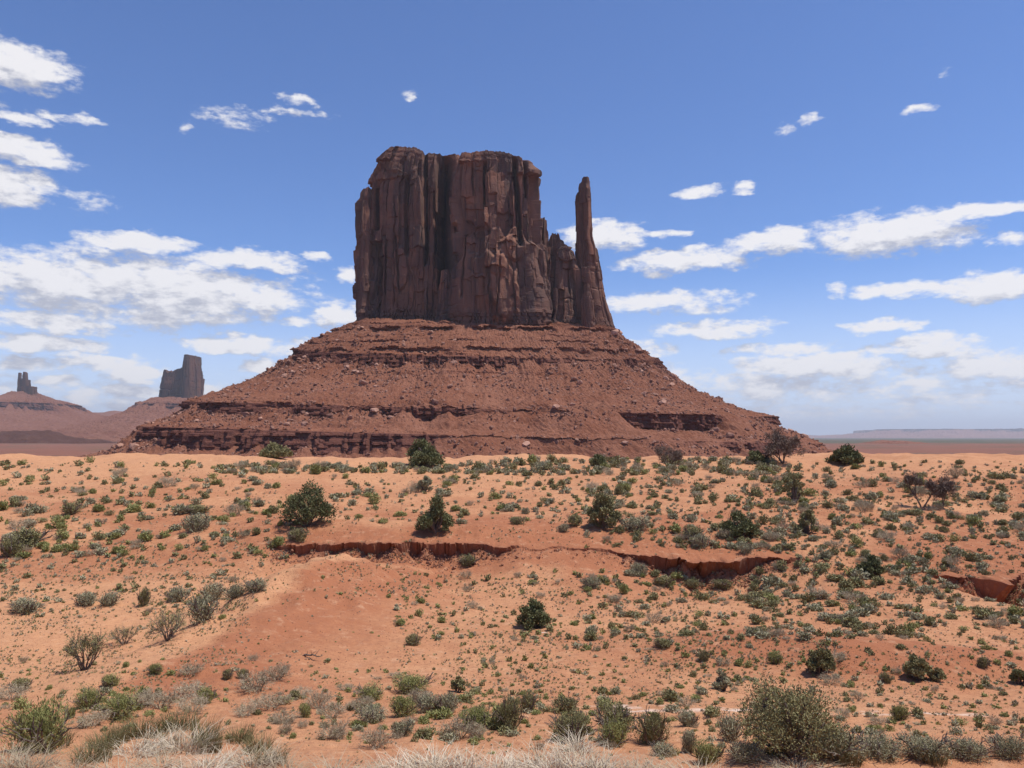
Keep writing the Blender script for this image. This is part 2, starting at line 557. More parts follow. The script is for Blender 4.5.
# ------------------------------------------------------------------ rock
def mat_cliff(name, k=1.0, sc=1.0, tint=(1, 1, 1)):
    m, N, b = material(name, 0.9, 0.12)
    pos = N.n('ShaderNodeNewGeometry').outputs['Position']

    def C(c):
        return tuple(k * a * t for a, t in zip(c, tint))
    streak = N.noise(N.vmath('MULTIPLY', pos, (.16 * sc, .16 * sc, .014 * sc)), 1.0, 6, .62)
    patch = N.noise(N.vmath('MULTIPLY', pos, (.035 * sc, .035 * sc, .022 * sc)), 1.0, 5, .6, .6)
    strata = N.noise(N.vmath('MULTIPLY', pos, (.006 * sc, .006 * sc, .30 * sc)), 1.0, 5, .65)
    fine = N.noise(pos, .9 * sc, 5, .65)
    c = N.mix(N.remap(patch, .36, .66), C((0.165, 0.078, 0.053)), C((0.32, 0.148, 0.088)))
    c = N.mix(N.remap(attr(N, 'slab'), .25, .8, 0, .75), c, C((0.108, 0.068, 0.055)))
    c = N.mix(N.math('MULTIPLY', attr(N, 'foot'), .8, clamp=True), c, C((0.105, 0.050, 0.038)))
    c = N.mix(N.math('MULTIPLY', N.remap(streak, .48, .64), .70), c, C((0.085, 0.060, 0.054)))
    c = N.mix(N.math('MULTIPLY', N.remap(strata, .55, .70), .35), c, C((0.26, 0.115, 0.075)))
    # fresh scars where slabs fell off
    scar = N.remap(N.noise(N.vmath('MULTIPLY', pos, (.06 * sc, .06 * sc, .05 * sc)), 1.0, 2, .5, 1.2), .68, .73)
    c = N.mix(N.math('MULTIPLY', scar, .6), c, C((0.42, 0.20, 0.115)))
    c = N.mix(N.math('MULTIPLY', N.remap(fine, .5, .75), .4), c, C((0.13, 0.062, 0.046)))
    N.link(c, b.inputs['Base Color'])
    bump(N, b, N.math('ADD', fine, N.math('MULTIPLY', strata, .9)), .5, 1.0 / sc)
    return m


def mat_talus(name, k=1.0, sc=1.0):
    m, N, b = material(name, 0.95, 0.1)
    pos = N.n('ShaderNodeNewGeometry').outputs['Position']

    def C(c):
        return tuple(k * a for a in c)
    n1 = N.noise(pos, .035 * sc, 5, .6)
    n2 = N.noise(pos, .45 * sc, 5, .7)
    strata = N.noise(N.vmath('MULTIPLY', pos, (.004 * sc, .004 * sc, .42 * sc)), 1.0, 4, .6)
    c = N.mix(N.remap(n1, .35, .65), C((0.198, 0.074, 0.040)), C((0.245, 0.104, 0.062)))
    c = N.mix(N.math('MULTIPLY', N.remap(strata, .5, .68), .35), c, C((0.17, 0.064, 0.043)))
    c = N.mix(N.math('MULTIPLY', N.remap(n2, .52, .70), .5), c, C((0.37, 0.19, 0.125)))
    c = N.mix(N.math('MULTIPLY', N.remap(n2, .48, .30), .5), c, C((0.14, 0.056, 0.04)))
    led = N.mix(N.remap(strata, .4, .62), C((0.110, 0.043, 0.032)), C((0.17, 0.070, 0.048)))
    c = N.mix(attr(N, 'ledge'), c, led)
    N.link(c, b.inputs['Base Color'])
    bump(N, b, n2, .8, 1.2 / sc)
    return m


def unit_outline(nf, ns, nb, n=6.0):
    """rounded-square outline in [-1,1]^2 starting at the back-left going left side, front, right side, back; front (y=-1) sampled densely"""
    def ray_pt(a):
        c, s = np.cos(a), np.sin(a)
        r = (np.abs(c) ** n + np.abs(s) ** n) ** (-1.0 / n)
        return np.stack([c * r, s * r], -1)
    a = np.concatenate([np.linspace(np.pi * .75, np.pi * 1.22, ns, endpoint=False),
                        np.linspace(np.pi * 1.22, np.pi * 1.78, nf, endpoint=False),
                        np.linspace(np.pi * 1.78, np.pi * 2.25, ns, endpoint=False),
                        np.linspace(np.pi * 2.25, np.pi * 2.75, nb, endpoint=False)])
    return ray_pt(a)


def interp_list(v, pts):
    p = sorted(pts)
    return np.interp(v, [a for a, _ in p], [b for _, b in p])


def rock_block(Yf, depth, left, right, top, py_bot, seed, nf=300, ns=70, nb=20, nv=200, sc=1.0, amp=1.0, rn=6.0, grooves=(), bulges=(), strata_base=26.0, colw=(5, 15), tilt=0.0, lean=0.0, cap=7.0, slabs=None):
    """One tower of rock. left/right: (py, px) silhouettes; top: (px, py) rim; Yf the distance of its front.
    grooves: (px_top, px_bottom, py0, py1, width px, depth m); bulges: (px, py, rx px, ry px, m)."""
    rng = np.random.default_rng(seed)
    mpp = Yf / F
    O = unit_outline(nf, ns, nb, rn)
    pytop = float(np.mean([p for _, p in top]))
    v = np.linspace(0, 1, nv)
    pyv = py_bot + (pytop - py_bot) * v
    xl = at(interp_list(pyv, left), 384, Yf)[0]
    xr = at(interp_list(pyv, right), 384, Yf)[0]
    xc, hw = .5 * (xl + xr), .5 * (xr - xl)
    zb = at(512, py_bot, Yf)[1]
    topx = [at(p, 384, Yf)[0] for p, _ in top]
    topz = [at(512, q, Yf)[1] for _, q in top]
    X = xc[:, None] + hw[:, None] * O[None, :, 0]
    hd = depth / 2
    yy = Yf + hd + hd * O[:, 1]
    Y = np.broadcast_to(yy[None, :], X.shape).copy()
    Y = Y + lean * (v[:, None] ** 1.0) * (O[None, :, 1] < 0) * np.abs(O[None, :, 1])
    zt = np.interp(X[-1], topx, topz)
    zt = zt + sc * 1.2 * fbm(np.arange(len(zt)) * .06, 0 * zt, 2, seed)
    Z = zb + (zt[None, :] - zb) * v[:, None]
    # outward normal in plan
    seg = np.roll(np.stack([X[nv // 2], Y[nv // 2]], -1), -1, 0) - np.roll(np.stack([X[nv // 2], Y[nv // 2]], -1), 1, 0)
    nrm = np.stack([seg[:, 1], -seg[:, 0]], -1)
    nrm /= np.maximum(np.linalg.norm(nrm, axis=1, keepdims=True), 1e-9)
    out_sign = np.sign((nrm * O).sum(1).mean())
    nrm *= out_sign
    arc = np.concatenate([[0], np.cumsum(np.hypot(np.diff(X[nv // 2]), np.diff(Y[nv // 2])))])
    ic = int(np.argmin(np.abs(O[:, 0]) + (O[:, 1] > 0) * 9))
    S = np.broadcast_to((arc - arc[ic])[None, :], X.shape) / sc
    Zr = (Z - zb) / sc
    ztr = (zt[None, :] - Z) / sc
    w = .9 * fbm(S / 26, Zr / 30, 3, seed + 1)
    D = 2.0 * fbm(S / 40, Zr / 70, 2, seed + 2) + .22 * fbm(S / 9, Zr / 12, 3, seed + 3) + .13 * fbm(S / 2.2, Zr / 2.2, 3, seed + 4)
    # vertical joints: columns and the slabs within each column
    smin, smax = S.min() - 20, S.max() + 20
    tints = []
    for lvl, (lo, hi, a, crk, vlo, vhi) in enumerate([(colw[0] * 1.8, colw[1] * 1.8, 1.9, 1.0, 40, 110), (colw[0] * .75, colw[1] * .75, .9, .75, 14, 60), (2.2, 6.5, .20, .22, 5, 24)]):
        b = [smin]
        while b[-1] < smax:
            b.append(b[-1] + rng.uniform(lo, hi))
        b = np.array(b)
        sw = S + w * (1.0 if lvl == 0 else 1.5) + .8 * perlin(S * 0, Zr / 9, seed + 8 + lvl)
        idx = np.clip(np.searchsorted(b, sw) - 1, 0, len(b) - 2)
        off = np.zeros_like(sw)
        tn = np.zeros_like(sw)
        for c in range(len(b) - 1):
            br = [-5.0]
            while br[-1] < 500:
                br.append(br[-1] + rng.uniform(vlo, vhi))
            vals = rng.normal(0, a, len(br))
            slp = rng.normal(0, .17, len(br)) * (1 if lvl < 2 else .7)
            tlt = rng.normal(0, .05, len(br))
            mid = .5 * (b[c] + b[c + 1])
            tv_ = rng.uniform(0, 1, len(br))
            mm = idx == c
            if mm.any():
                zz = Zr[mm] + 2.0 * perlin(S[mm] / 5, Zr[mm] / 12, seed + c)
                ii = np.clip(np.searchsorted(br, zz) - 1, 0, len(br) - 1)
                tn[mm] = tv_[ii]
                off[mm] = vals[ii] + slp[ii] * (sw[mm] - mid) + tlt[ii] * np.clip(zz - np.array(br)[ii], 0, 40)
        D = D + off
        tints.append(tn)
        dist = np.minimum(np.abs(sw - b[idx]), np.abs(sw - b[idx + 1]))
        strength = rng.uniform(0, 1, len(b)) ** 1.3
        near_i = np.where(np.abs(sw - b[idx]) < np.abs(sw - b[idx + 1]), idx, idx + 1)
        mod = sstep(-.25, .35, fbm(near_i * 3.7, Zr / 30, 2, seed + 12 + lvl))
        D = D - crk * 3.2 * np.exp(-(dist / (.45 + .30 * (lvl == 0))) ** 2) * strength[near_i] * mod
    # layered foot and layered rim
    ft = 1 - sstep(strata_base * .55, strata_base * 1.05, Zr + 5.5 * fbm(S / 11, 0 * S, 3, seed + 30))
    lay = np.floor((Zr + .7 * perlin(S / 30, Zr * 0, seed + 31)) / 3.1)
    lr = np.random.default_rng(seed + 5).uniform(-1, 1, 400)
    D = D * (1 - .5 * ft) + ft * (1.3 + 1.5 * lr[np.clip(lay, 0, 399).astype(int)] + 1.5 * (1 - Zr / strata_base))
    sj = S / 2.4 + .5 * lay
    D = D - ft * 2.0 * np.exp(-((sj - np.round(sj)) / .16) ** 2) * (perlin(np.round(sj) * 1.7, lay * 2.3, seed + 6) > 0.05)
    ht = 1 - sstep(7, 13, ztr + 2 * fbm(S / 20, 0 * S, 2, seed + 33))
    lay2 = np.floor(ztr / 2.3)
    if cap > 0:
        D = D + ht * (-.4 - cap * .35 * np.clip(1 - ztr / 10.0, 0, 1) ** 2 + 0.6 * lr[200 + np.clip(lay2, 0, 100).astype(int)])
    # joints across
    for _ in range(int(9 * amp)):
        z0, s0, l0 = rng.uniform(0, Zr.max()), rng.uniform(S.min(), S.max()), rng.uniform(6, 22)
        zz = Zr - z0 - 2 * perlin(S / 9, 0 * S, seed + 40)
        D = D - 1.3 * np.exp(-(zz / .8) ** 2) * np.exp(-((S - s0) / l0) ** 4)
    foot = ft * (.55 + .45 * lr[np.clip(lay + 100, 0, 399).astype(int)])
    D = D * (1 - .6 * ht * (cap > 0))
    tint = .55 * tints[0] + .45 * tints[1]
    D = D * sc * amp
    front = (O[None, :, 1] < -.2)
    PXm = 512 + F * X / np.maximum(Y, 1)
    PYm = np.interp(Z, [at(512, 600, Yf)[1], at(512, 0, Yf)[1]], [600, 0])
    for (p0, p1, q0, q1, wd, dp) in grooves:
        t = (PYm - q0) / (q1 - q0)
        c = p0 + (p1 - p0) * t + .8 * perlin(PYm / 14, PYm * 0, seed + 50)
        msk = sstep(-.08, .04, t) * (1 - sstep(.96, 1.06, t)) * front
        D = D - dp * np.exp(-(np.abs((PXm - c) / (wd * .55))) ** 3) * msk
    for (bx, by, rx, ry, hgt) in bulges:
        q = ((PXm - bx) / rx) ** 2 + ((PYm - by) / ry) ** 2 + .30 * tints[1] - .15 + .12 * fbm(PXm / 9, PYm / 12, 2, seed + 51)
        D = D + hgt * (1 - sstep(.75, 1.05, q)) * front
    X2 = X + D * nrm[None, :, 0]
    Y2 = Y + D * nrm[None, :, 1]
    nc = X.shape[1]
    V = [np.stack([X2, Y2, Z], -1).reshape(-1, 3)]
    Fc = [grid_faces(nv, nc, True)]
    # cap: rings shrinking to the middle with a low broken hat
    rx, ry = X2[-1], Y2[-1]
    cx, cy = rx.mean(), ry.mean()
    rings = 7
    base = nv * nc
    for k in range(1, rings + 1):
        f = 1 - k / rings * .98
        qx, qy = cx + (rx - cx) * f, cy + (ry - cy) * f
        z = np.interp(qx, topx, topz) + sc * .8 * min(1, 3 * (1 - f)) * fbm(qx / sc / 7, qy / sc / 7, 3, seed + 60)
        V.append(np.stack([qx, qy, z], -1))
    cf = grid_faces(rings + 1, nc, True) + (nv - 1) * nc
    Fc.append(cf)
    return np.concatenate(V), np.concatenate(Fc), np.stack([np.concatenate([tint.ravel(), np.full(rings * nc, .5)]), np.concatenate([foot.ravel(), np.zeros(rings * nc)])])


def join_blocks(blocks):
    V, Fc, T, o = [], [], [], 0
    for v, f, t in blocks:
        V.append(v)
        Fc.append(f + o)
        T.append(t)
        o += len(v)
    return np.concatenate(V), np.concatenate(Fc), {"slab": np.concatenate([t[0] for t in T]), "foot": np.concatenate([t[1] for t in T])}


def talus(levels, Yref, dip, seed, nth=1100, sc=1.0, strength=None, n=2.6, xmid=475, ytilt=0.0):
    """Apron of scree with rock ledges. levels: (py, px left, px right, front m, back m, kind to next: 's' slope | 'l' ledge)"""
    rng = np.random.default_rng(seed)
    th = np.concatenate([np.linspace(-np.pi - .25, .25, nth, endpoint=False), np.linspace(.25, np.pi - .25, 140, endpoint=False)])
    c, s = np.cos(th), np.sin(th)
    ca = np.sign(c) * np.abs(c) ** (2 / n)
    sa = np.sign(s) * np.abs(s) ** (2 / n)
    pts = []
    for (py, pl, pr, fr, bk, kind, dzf) in [(tuple(L) + (0.0,))[:7] for L in levels]:
        xl, z = at(pl, py, Yref)
        xr = at(pr, py, Yref)[0]
        x = .5 * (xl + xr) + .5 * (xr - xl) * ca
        y = Yref + np.where(sa < 0, fr, bk) * sa
        pts.append([x, y, z + dzf * np.clip(-s, 0, 1) ** .7])
    pts = np.array(pts)                     # level, xyz, theta
    mid = pts[len(levels) // 2]
    arc = np.concatenate([[0], np.cumsum(np.hypot(np.diff(mid[0]), np.diff(mid[1])))]) / sc
    xm = at(xmid, 384, Yref)[0]
    pts[:, 2] += -dip * (pts[:, 0] - xm) + ytilt * (pts[:, 1] - Yref)
    # ledges fade out where scree buries them
    li = 0
    LST = {}
    for k, L in enumerate(levels[:-1]):
        if L[5] == 'l':
            st = np.clip(.80 + 1.0 * fbm(arc / 70, 0 * arc + li * 7, 3, seed + li) + .7 * fbm(arc / 14, 0 * arc, 3, seed + 20 + li), 0.0, 1.25)
            if strength:
                px = 512 + F * pts[k, 0] / pts[k, 1]
                st = st * np.interp(px, [a for a, _ in strength[li]], [b for _, b in strength[li]])
            pts[k + 1] = pts[k] + (pts[k + 1] - pts[k]) * st
            LST[k] = np.clip(st * 1.6, 0, 1)
            li += 1
    R, Led, Rel, LS = [], [], [], []
    for k in range(len(levels) - 1):
        dz = np.abs(pts[k, 2] - pts[k + 1, 2]).max()
        lng = np.sqrt(((pts[k] - pts[k + 1]) ** 2).sum(0)).max()
        led = levels[k][5] == 'l'
        m = max(4, int((dz / .8 if led else lng / 2.0) / sc))
        for i in range(m):
            t = i / m
            R.append(pts[k] * (1 - t) + pts[k + 1] * t)
            Led.append(1.0 if led else 0.0)
            LS.append(LST[k] if led else np.zeros(len(th)))
            Rel.append((k + t) / (len(levels) - 1))
    R.append(pts[-1])
    Led.append(0.)
    LS.append(np.zeros(len(th)))
    LS = np.array(LS)
    Rel.append(1.)
    R = np.array(R)
    Led = np.array(Led)
    Rel = np.array(Rel)
    nr, nc = R.shape[0], R.shape[2]
    X, Y, Z = R[:, 0], R[:, 1], R[:, 2]
    nx = (c / np.hypot(c, s))[None]
    ny = (s / np.hypot(c, s))[None]
    A = np.broadcast_to(arc[None], X.shape)
    run = np.hypot(X - X[0], Y - Y[0]) / sc
    D = (3 + 9 * Rel[:, None]) * fbm(A / 60, Rel[:, None] * 1.2 + 0 * A, 3, seed + 5) * sstep(0, .25, Rel)[:, None]
    lb = np.maximum(LS, np.maximum(np.roll(LS, 1, 0), np.roll(LS, -1, 0)))
    blk = np.floor(A / 3.3 + 2 * perlin(A / 11, 0 * A, seed + 9))
    lay = np.floor(Z / (1.9 * sc))
    rt = rng.normal(0, 1, 4096)
    D = D + lb * (.9 * rt[(blk * 31 + Rel[:, None] // .12 * 7).astype(int) % 4096] + 1.0 * rt[(lay * 17).astype(int) % 4096] + 2.4 * fbm(A / 9, 0 * A, 4, seed + 11) + .9 * rt[(blk * 13 + lay * 7).astype(int) % 4096])
    Zd = (1 - lb) * (.9 * fbm(A / 9, run / 9, 3, seed + 12) + .75 * fbm(A / 2.6, run / 2.6, 3, seed + 13))
    # thin benches on the slopes
    Zd = Zd + (1 - lb) * .9 * np.sin(Z / sc * 1.15 + 1.3 * fbm(A / 40, run / 40, 2, seed + 14)) * sstep(-.1, .4, fbm(A / 50, Z / sc / 12, 2, seed + 15))
    up = (1 - lb) * (1 - sstep(.26, .42, Rel))[:, None]
    lay2 = np.floor(Z / sc / 2.6 + .5 * perlin(A / 30, 0 * A, seed + 40))
    D = D + up * (1.5 * rt[(lay2 * 13).astype(int) % 4096]) * sstep(-.35, .15, fbm(A / 40, Z / sc / 9, 2, seed + 41))
    X = X + D * nx * sc
    Y = Y + D * ny * sc
    Z = Z + Zd * sc
    # ragged edge of colour between ledge and scree
    led_a = np.clip(LS + .25 * (lb > 0) * fbm(A / 3, run / 3, 2, seed + 16), 0, 1)
    V = np.stack([X, Y, Z], -1).reshape(-1, 3)
    return V, grid_faces(nr, nc, True), led_a.ravel(), (nr, nc), Led

ground = build_ground()

# ------------------------------------------------------------------ the butte
D = 750.0
butte = empty("sandstone_butte", (at(470, 384, D)[0], D, 0))
tag(butte, "massive red sandstone butte with a thin thumb-like spire at its right end", "butte")
M_cliff = mat_cliff("varnished sandstone")
M_talus = mat_talus("red scree")
M_spire = mat_cliff("spire sandstone", 1.0)


def rooted(ob, parent):
    """parent while keeping world coordinates in the mesh"""
    ob.parent = parent
    ob.matrix_parent_inverse = parent.matrix_world.inverted() if parent.parent else __import__('mathutils').Matrix.Translation(-Vector(parent.location))
    return ob


def main_cliff():
    B = []
    # left half with its shoulder
    B.append(rock_block(D - 46, 110, [(340, 352), (321, 354), (300, 356), (296, 357), (240, 356.5), (191, 357), (187, 361), (184, 364), (172, 365), (160, 369), (152, 378)], [(340, 462), (150, 462)],
                        [(350, 188), (362, 164), (370, 158.5), (384, 151.5), (388, 147.5), (396, 146.5), (414, 148), (419, 150.5), (426, 152.5), (440, 153.5), (452, 153), (470, 153)], 336, 101, nf=430, nv=330, rn=7,
                        colw=(5, 14), strata_base=30,
                        grooves=[(446, 448, 167, 326, 11, 30), (437, 440, 166, 300, 5, 8), (423, 425, 157, 270, 3.4, 10), (405, 405, 186, 262, 3.6, 7), (372, 374, 190, 236, 5, 12), (433, 434, 200, 290, 1.8, 4), (393, 398, 240, 300, 1.5, 3.5), (384, 383, 250, 300, 1.6, 3)],
                        bulges=[(365, 275, 12, 38, 4.5), (399, 276, 8, 25, 4), (413, 230, 8, 60, 2.5), (400, 165, 26, 18, 2.0), (388, 182, 20, 5, 3), (368, 300, 14, 14, 3)]))
    # shoulder tower on the far left
    B.append(rock_block(D - 49, 60, [(340, 354), (321, 355), (296, 357), (191, 357.5), (186, 361)], [(340, 372), (250, 371), (185, 369)], [(355, 190), (362, 186), (372, 186)], 336, 102, nf=90, ns=40, nv=260, rn=4, strata_base=30, amp=.7))
    # right half standing forward
    B.append(rock_block(D - 74, 138, [(340, 451), (322, 452), (290, 453.5), (240, 454), (165, 454.5), (154, 457)], [(340, 548), (322, 543), (300, 540), (262, 536), (215, 536), (170, 536), (160, 533), (153, 524)],
                        [(446, 157), (456, 153.5), (464, 152), (476, 151), (484, 150), (500, 151), (509, 153), (516, 156), (528, 158), (536, 160), (545, 163)], 338, 103, nf=430, nv=330, rn=11, colw=(7, 19), strata_base=26,
                        grooves=[(514, 520.5, 168, 252, 4.2, 16), (484, 485, 170, 214, 2.8, 8), (524, 527, 158, 202, 3.2, 10), (471, 472, 172, 200, 1.5, 2.5), (464, 462, 240, 305, 1.8, 3.5), (500, 497, 270, 322, 1.8, 3), (508, 512, 205, 236, 1.5, 2)],
                        bulges=[(520, 292, 34, 48, 7.0), (482, 300, 40, 42, 4.0), (497, 262, 12, 26, 2.5), (464, 234, 10, 9, -5), (482, 240, 9, 8, -4), (480, 213, 16, 3, 2), (516, 252, 10, 18, 5)]))
    # pinnacle at the foot of the recess
    B.append(rock_block(D - 60, 26, [(340, 434), (318, 435), (290, 437), (275, 439)], [(340, 455), (318, 454), (290, 453), (275, 450)], [(436, 276), (441, 270), (447, 269), (454, 274)], 336, 104, nf=110, ns=50, nv=110, rn=3, amp=.6, colw=(3, 7), strata_base=22, cap=3))
    B.append(rock_block(D - 54, 44, [(340, 530), (262, 533), (252, 535)], [(340, 586), (300, 583), (270, 581), (252, 578)], [(533, 250), (545, 248), (556, 246), (566, 247), (574, 255), (582, 268)], 338, 110, nf=200, ns=50, nv=150, rn=8, amp=.8, colw=(4, 9), strata_base=26, cap=3))
    # broken steps between the block and the spire
    B.append(rock_block(D - 58, 46, [(340, 531), (250, 534), (246, 537)], [(340, 553), (290, 551), (246, 548)], [(530, 247), (540, 243), (550, 246)], 336, 105, nf=130, ns=60, nv=140, rn=3.5, amp=.75, colw=(3, 8), strata_base=22, cap=4))
    B.append(rock_block(D - 52, 22, [(262, 540), (232, 541), (222, 541.5)], [(262, 549), (232, 547.5), (222, 547)], [(539, 220), (544, 216.5), (549, 220)], 262, 106, nf=70, ns=40, nv=80, rn=2.4, amp=.35, colw=(3, 6), strata_base=0.1, cap=2))
    B.append(rock_block(D - 50, 40, [(340, 542), (262, 546), (236, 549)], [(340, 572), (262, 568), (236, 563)], [(545, 238), (552, 233), (560, 234), (566, 241)], 338, 107, nf=150, ns=60, nv=160, rn=3, amp=.8, colw=(3, 8), strata_base=24, cap=4))
    B.append(rock_block(D - 62, 46, [(340, 547), (300, 550), (250, 552), (243, 553)], [(340, 583), (300, 581), (262, 577), (246, 572)], [(549, 247), (558, 243), (566, 244), (572, 250), (579, 262)], 340, 108, nf=170, ns=70, nv=160, rn=3.2, amp=.85, colw=(4, 10), strata_base=26, cap=3,
                        grooves=[(556, 553, 260, 300, 2, 3), (570, 571, 255, 300, 1.5, 3)], bulges=[(567, 262, 9, 8, 3)]))
    B.append(rock_block(D - 70, 30, [(340, 534), (262, 536), (250, 538)], [(340, 550), (290, 549), (252, 546)], [(534, 254), (541, 249), (548, 253)], 338, 109, nf=110, ns=60, nv=120, rn=2.6, amp=.6, colw=(3, 7), strata_base=24, cap=3))
    v, f, t = join_blocks(B)
    return rooted(link_mesh("cliff", v, f, M_cliff, attrs=t), butte)


def spire():
    B = [rock_block(D - 58, 30, [(345, 578), (322, 580), (300, 580.5), (275, 580), (262, 580), (232, 581), (200, 582), (182, 582), (176, 583)], [(345, 620), (329, 618), (318, 615), (300, 609), (285, 606), (274, 604), (258, 601), (247, 599), (236, 595.5), (215, 594.5), (180, 593.5), (176, 592)],
                    [(580, 178), (586, 177), (592, 176.5), (596, 178)], 345, 111, nf=190, ns=80, nv=330, rn=1.9, amp=.5, colw=(4, 9), strata_base=30, cap=0.6),
         rock_block(D - 72, 22, [(345, 581), (300, 584), (288, 586)], [(345, 600), (300, 595), (288, 592)], [(584, 286), (589, 282), (594, 288)], 345, 112, nf=100, ns=50, nv=90, rn=2.6, amp=.5, colw=(3, 6), strata_base=22, cap=1)]
    v, f, t = join_blocks(B)
    return rooted(link_mesh("spire", v, f, M_spire, attrs=t), butte)


main_cliff()
spire()
TAL = [(322, 366, 602, 12, 60, 's', 0), (326.5, 354, 617, 26, 75, 's', -1), (334, 336, 624, 36, 85, 's', -3), (345, 313, 641, 54, 105, 's', -6), (353, 302, 654, 64, 118, 'l', -8), (362, 299, 658, 67, 122, 's', -8), (382, 268, 684, 100, 160, 's', -5), (398, 236, 716, 134, 200, 's', -1),
       (404, 224, 729, 148, 215, 's', 0), (409, 209, 756, 158, 225, 'l', 0), (417.5, 207, 759, 160, 228, 's', 0), (427, 190, 778, 178, 250, 's', 2), (435, 171, 794, 194, 270, 'l', 6), (447, 169, 799, 198, 276, 's', 6), (456, 146, 832, 222, 300, 's', 2), (466, 100, 886, 262, 340, 's', 0), (480, 10, 946, 300, 380, 's', 0)]
YREF = D - 55
STR = [[(280, 1.2), (330, 1.0), (530, 1.0), (560, .5), (590, .0), (625, .6), (670, 1.0)],
       [(170, .8), (230, .9), (420, 1.0), (490, .7), (530, .0), (615, .0), (625, 1.3), (780, 1.3)],
       [(100, 1.0), (300, 1.15), (385, 1.0), (430, .5), (460, .0), (640, .0), (720, .5), (760, .6), (800, .3)]]
tv, tf, tl, (tnr, tnc), tled = talus(TAL, YREF, 0.026, 300, strength=STR, n=2.5, ytilt=0.035)
rooted(link_mesh("talus_slope", tv, tf, M_talus, attrs={"ledge": tl}), butte)

# ------------------------------------------------------------------ distant buttes and mesa
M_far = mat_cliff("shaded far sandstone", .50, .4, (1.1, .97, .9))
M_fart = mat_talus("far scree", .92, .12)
DA = 4000.0
far1 = empty("sandstone_butte", (at(180, 384, DA)[0], DA, 0))
tag(far1, "distant dark blocky butte with a square tower, left of the main butte", "butte")
B = [rock_block(DA, 220, [(404, 155), (376, 157.5), (373, 158.5)], [(404, 188), (373, 188)], [(157, 373), (161, 371), (165, 369.5), (167, 373.5), (172, 372), (176, 369), (181, 367.5), (188, 366)], 406, 201, nf=220, nv=120, sc=4.2, amp=.45, rn=4, colw=(3, 8), strata_base=6, cap=2),
     rock_block(DA - 30, 190, [(404, 178), (380, 180), (356, 181)], [(404, 191), (380, 190), (356, 188)], [(180, 357), (184, 354), (188, 354.5), (191, 357)], 406, 202, nf=150, nv=120, sc=4.2, amp=.45, rn=3.5, colw=(3, 8), strata_base=6, cap=2)]
v, f, t = join_blocks(B)
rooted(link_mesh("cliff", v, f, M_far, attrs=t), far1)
v, f, l, _, _ = talus([(397, 162, 198, 60, 120, 's'), (399, 154, 205, 110, 200, 's'), (403.5, 147, 222, 240, 400, 's'), (406, 143, 232, 300, 500, 'l'), (411, 141, 234, 310, 510, 's'), (416, 132, 250, 430, 700, 's'), (424, 112, 290, 640, 900, 's'), (434, 84, 340, 900, 1200, 's'), (444, 40, 400, 1200, 1500, 's')], DA + 60, .0, 310, nth=500, sc=4.5, n=2.2, xmid=180)
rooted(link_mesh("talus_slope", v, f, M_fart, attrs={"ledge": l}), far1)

DB = 4700.0
far2 = empty("sandstone_butte", (at(22, 384, DB)[0], DB, 0))
tag(far2, "small distant butte with a narrow two-pronged pinnacle on a stepped cone, near the left edge", "butte")
B = [rock_block(DB, 60, [(398, 15), (385, 16.5), (380, 17)], [(398, 27), (385, 26), (380, 25.5)], [(16, 381), (21, 379), (26, 380)], 400, 211, nf=130, nv=60, sc=4.0, rn=3, amp=.35, colw=(3, 7), strata_base=6, cap=1),
     rock_block(DB - 5, 26, [(384, 16.5), (373, 17.2)], [(384, 20.5), (373, 19.4)], [(16, 373.5), (18, 372.5), (20, 373.5)], 386, 213, nf=50, nv=40, sc=2.0, rn=2.6, amp=.25, colw=(3, 7), strata_base=.1, cap=1),
     rock_block(DB - 5, 30, [(384, 20.5), (373, 21.6)], [(384, 26.5), (373, 25)], [(21, 374), (23, 371.5), (25.5, 373.5)], 386, 214, nf=50, nv=40, sc=2.0, rn=2.6, amp=.25, colw=(3, 7), strata_base=.1, cap=1),
     rock_block(DB - 20, 90, [(400, 16), (386, 18)], [(400, 31.5), (386, 30.5)], [(17, 387), (25, 386), (31, 386.5)], 402, 212, nf=110, nv=70, sc=4.0, rn=3, amp=.5, colw=(3, 7), strata_base=6, cap=1)]
v, f, t = join_blocks(B)
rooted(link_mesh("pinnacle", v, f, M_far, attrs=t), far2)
v, f, l, _, _ = talus([(392, 14, 33, 60, 80, 's'), (397, 4, 41, 140, 160, 's'), (402, -12, 58, 300, 300, 's'), (404.5, -22, 66, 380, 380, 'l'), (411, -24, 69, 390, 390, 's'), (415, -40, 88, 560, 500, 's'), (426, -110, 125, 900, 800, 's'), (436, -180, 160, 1200, 1000, 's'), (446, -260, 210, 1500, 1300, 's')], DB + 40, .0, 311, nth=500, sc=4.5, n=2.2, xmid=22)
rooted(link_mesh("talus_slope", v, f, M_fart, attrs={"ledge": l}), far2)


def low_rise(name, x0, x1, pts, Y, depth, seed, mat, n=400, rows=40):
    """long hill: ridge line pts (px, py) at distance Y, sloping down on both sides"""
    px = np.linspace(x0, x1, n)
    xs = at(px, 384, Y)[0]
    zc = np.array([at(512, q, Y)[1] for q in np.interp(px, [a for a, _ in pts], [b for _, b in pts])])
    t = np.linspace(-1, 1, rows)[:, None]
    base = -25.0
    sh = np.clip(1 - np.abs(t) ** 1.2, 0, 1)
    X = np.broadcast_to(xs[None], (rows, n))
    Yy = Y + t * depth + 0 * X
    Z = base + (zc[None] - base) * sh + (zc.max() - base) * .10 * fbm(X / depth * 5, Yy / depth * 4, 4, seed) * sh ** .5
    V = np.stack([X, Yy, Z], -1).reshape(-1, 3)
    o = link_mesh(name, V, grid_faces(rows, n), mat, smooth=True, attrs={"ledge": np.zeros(n * rows)})
    return o


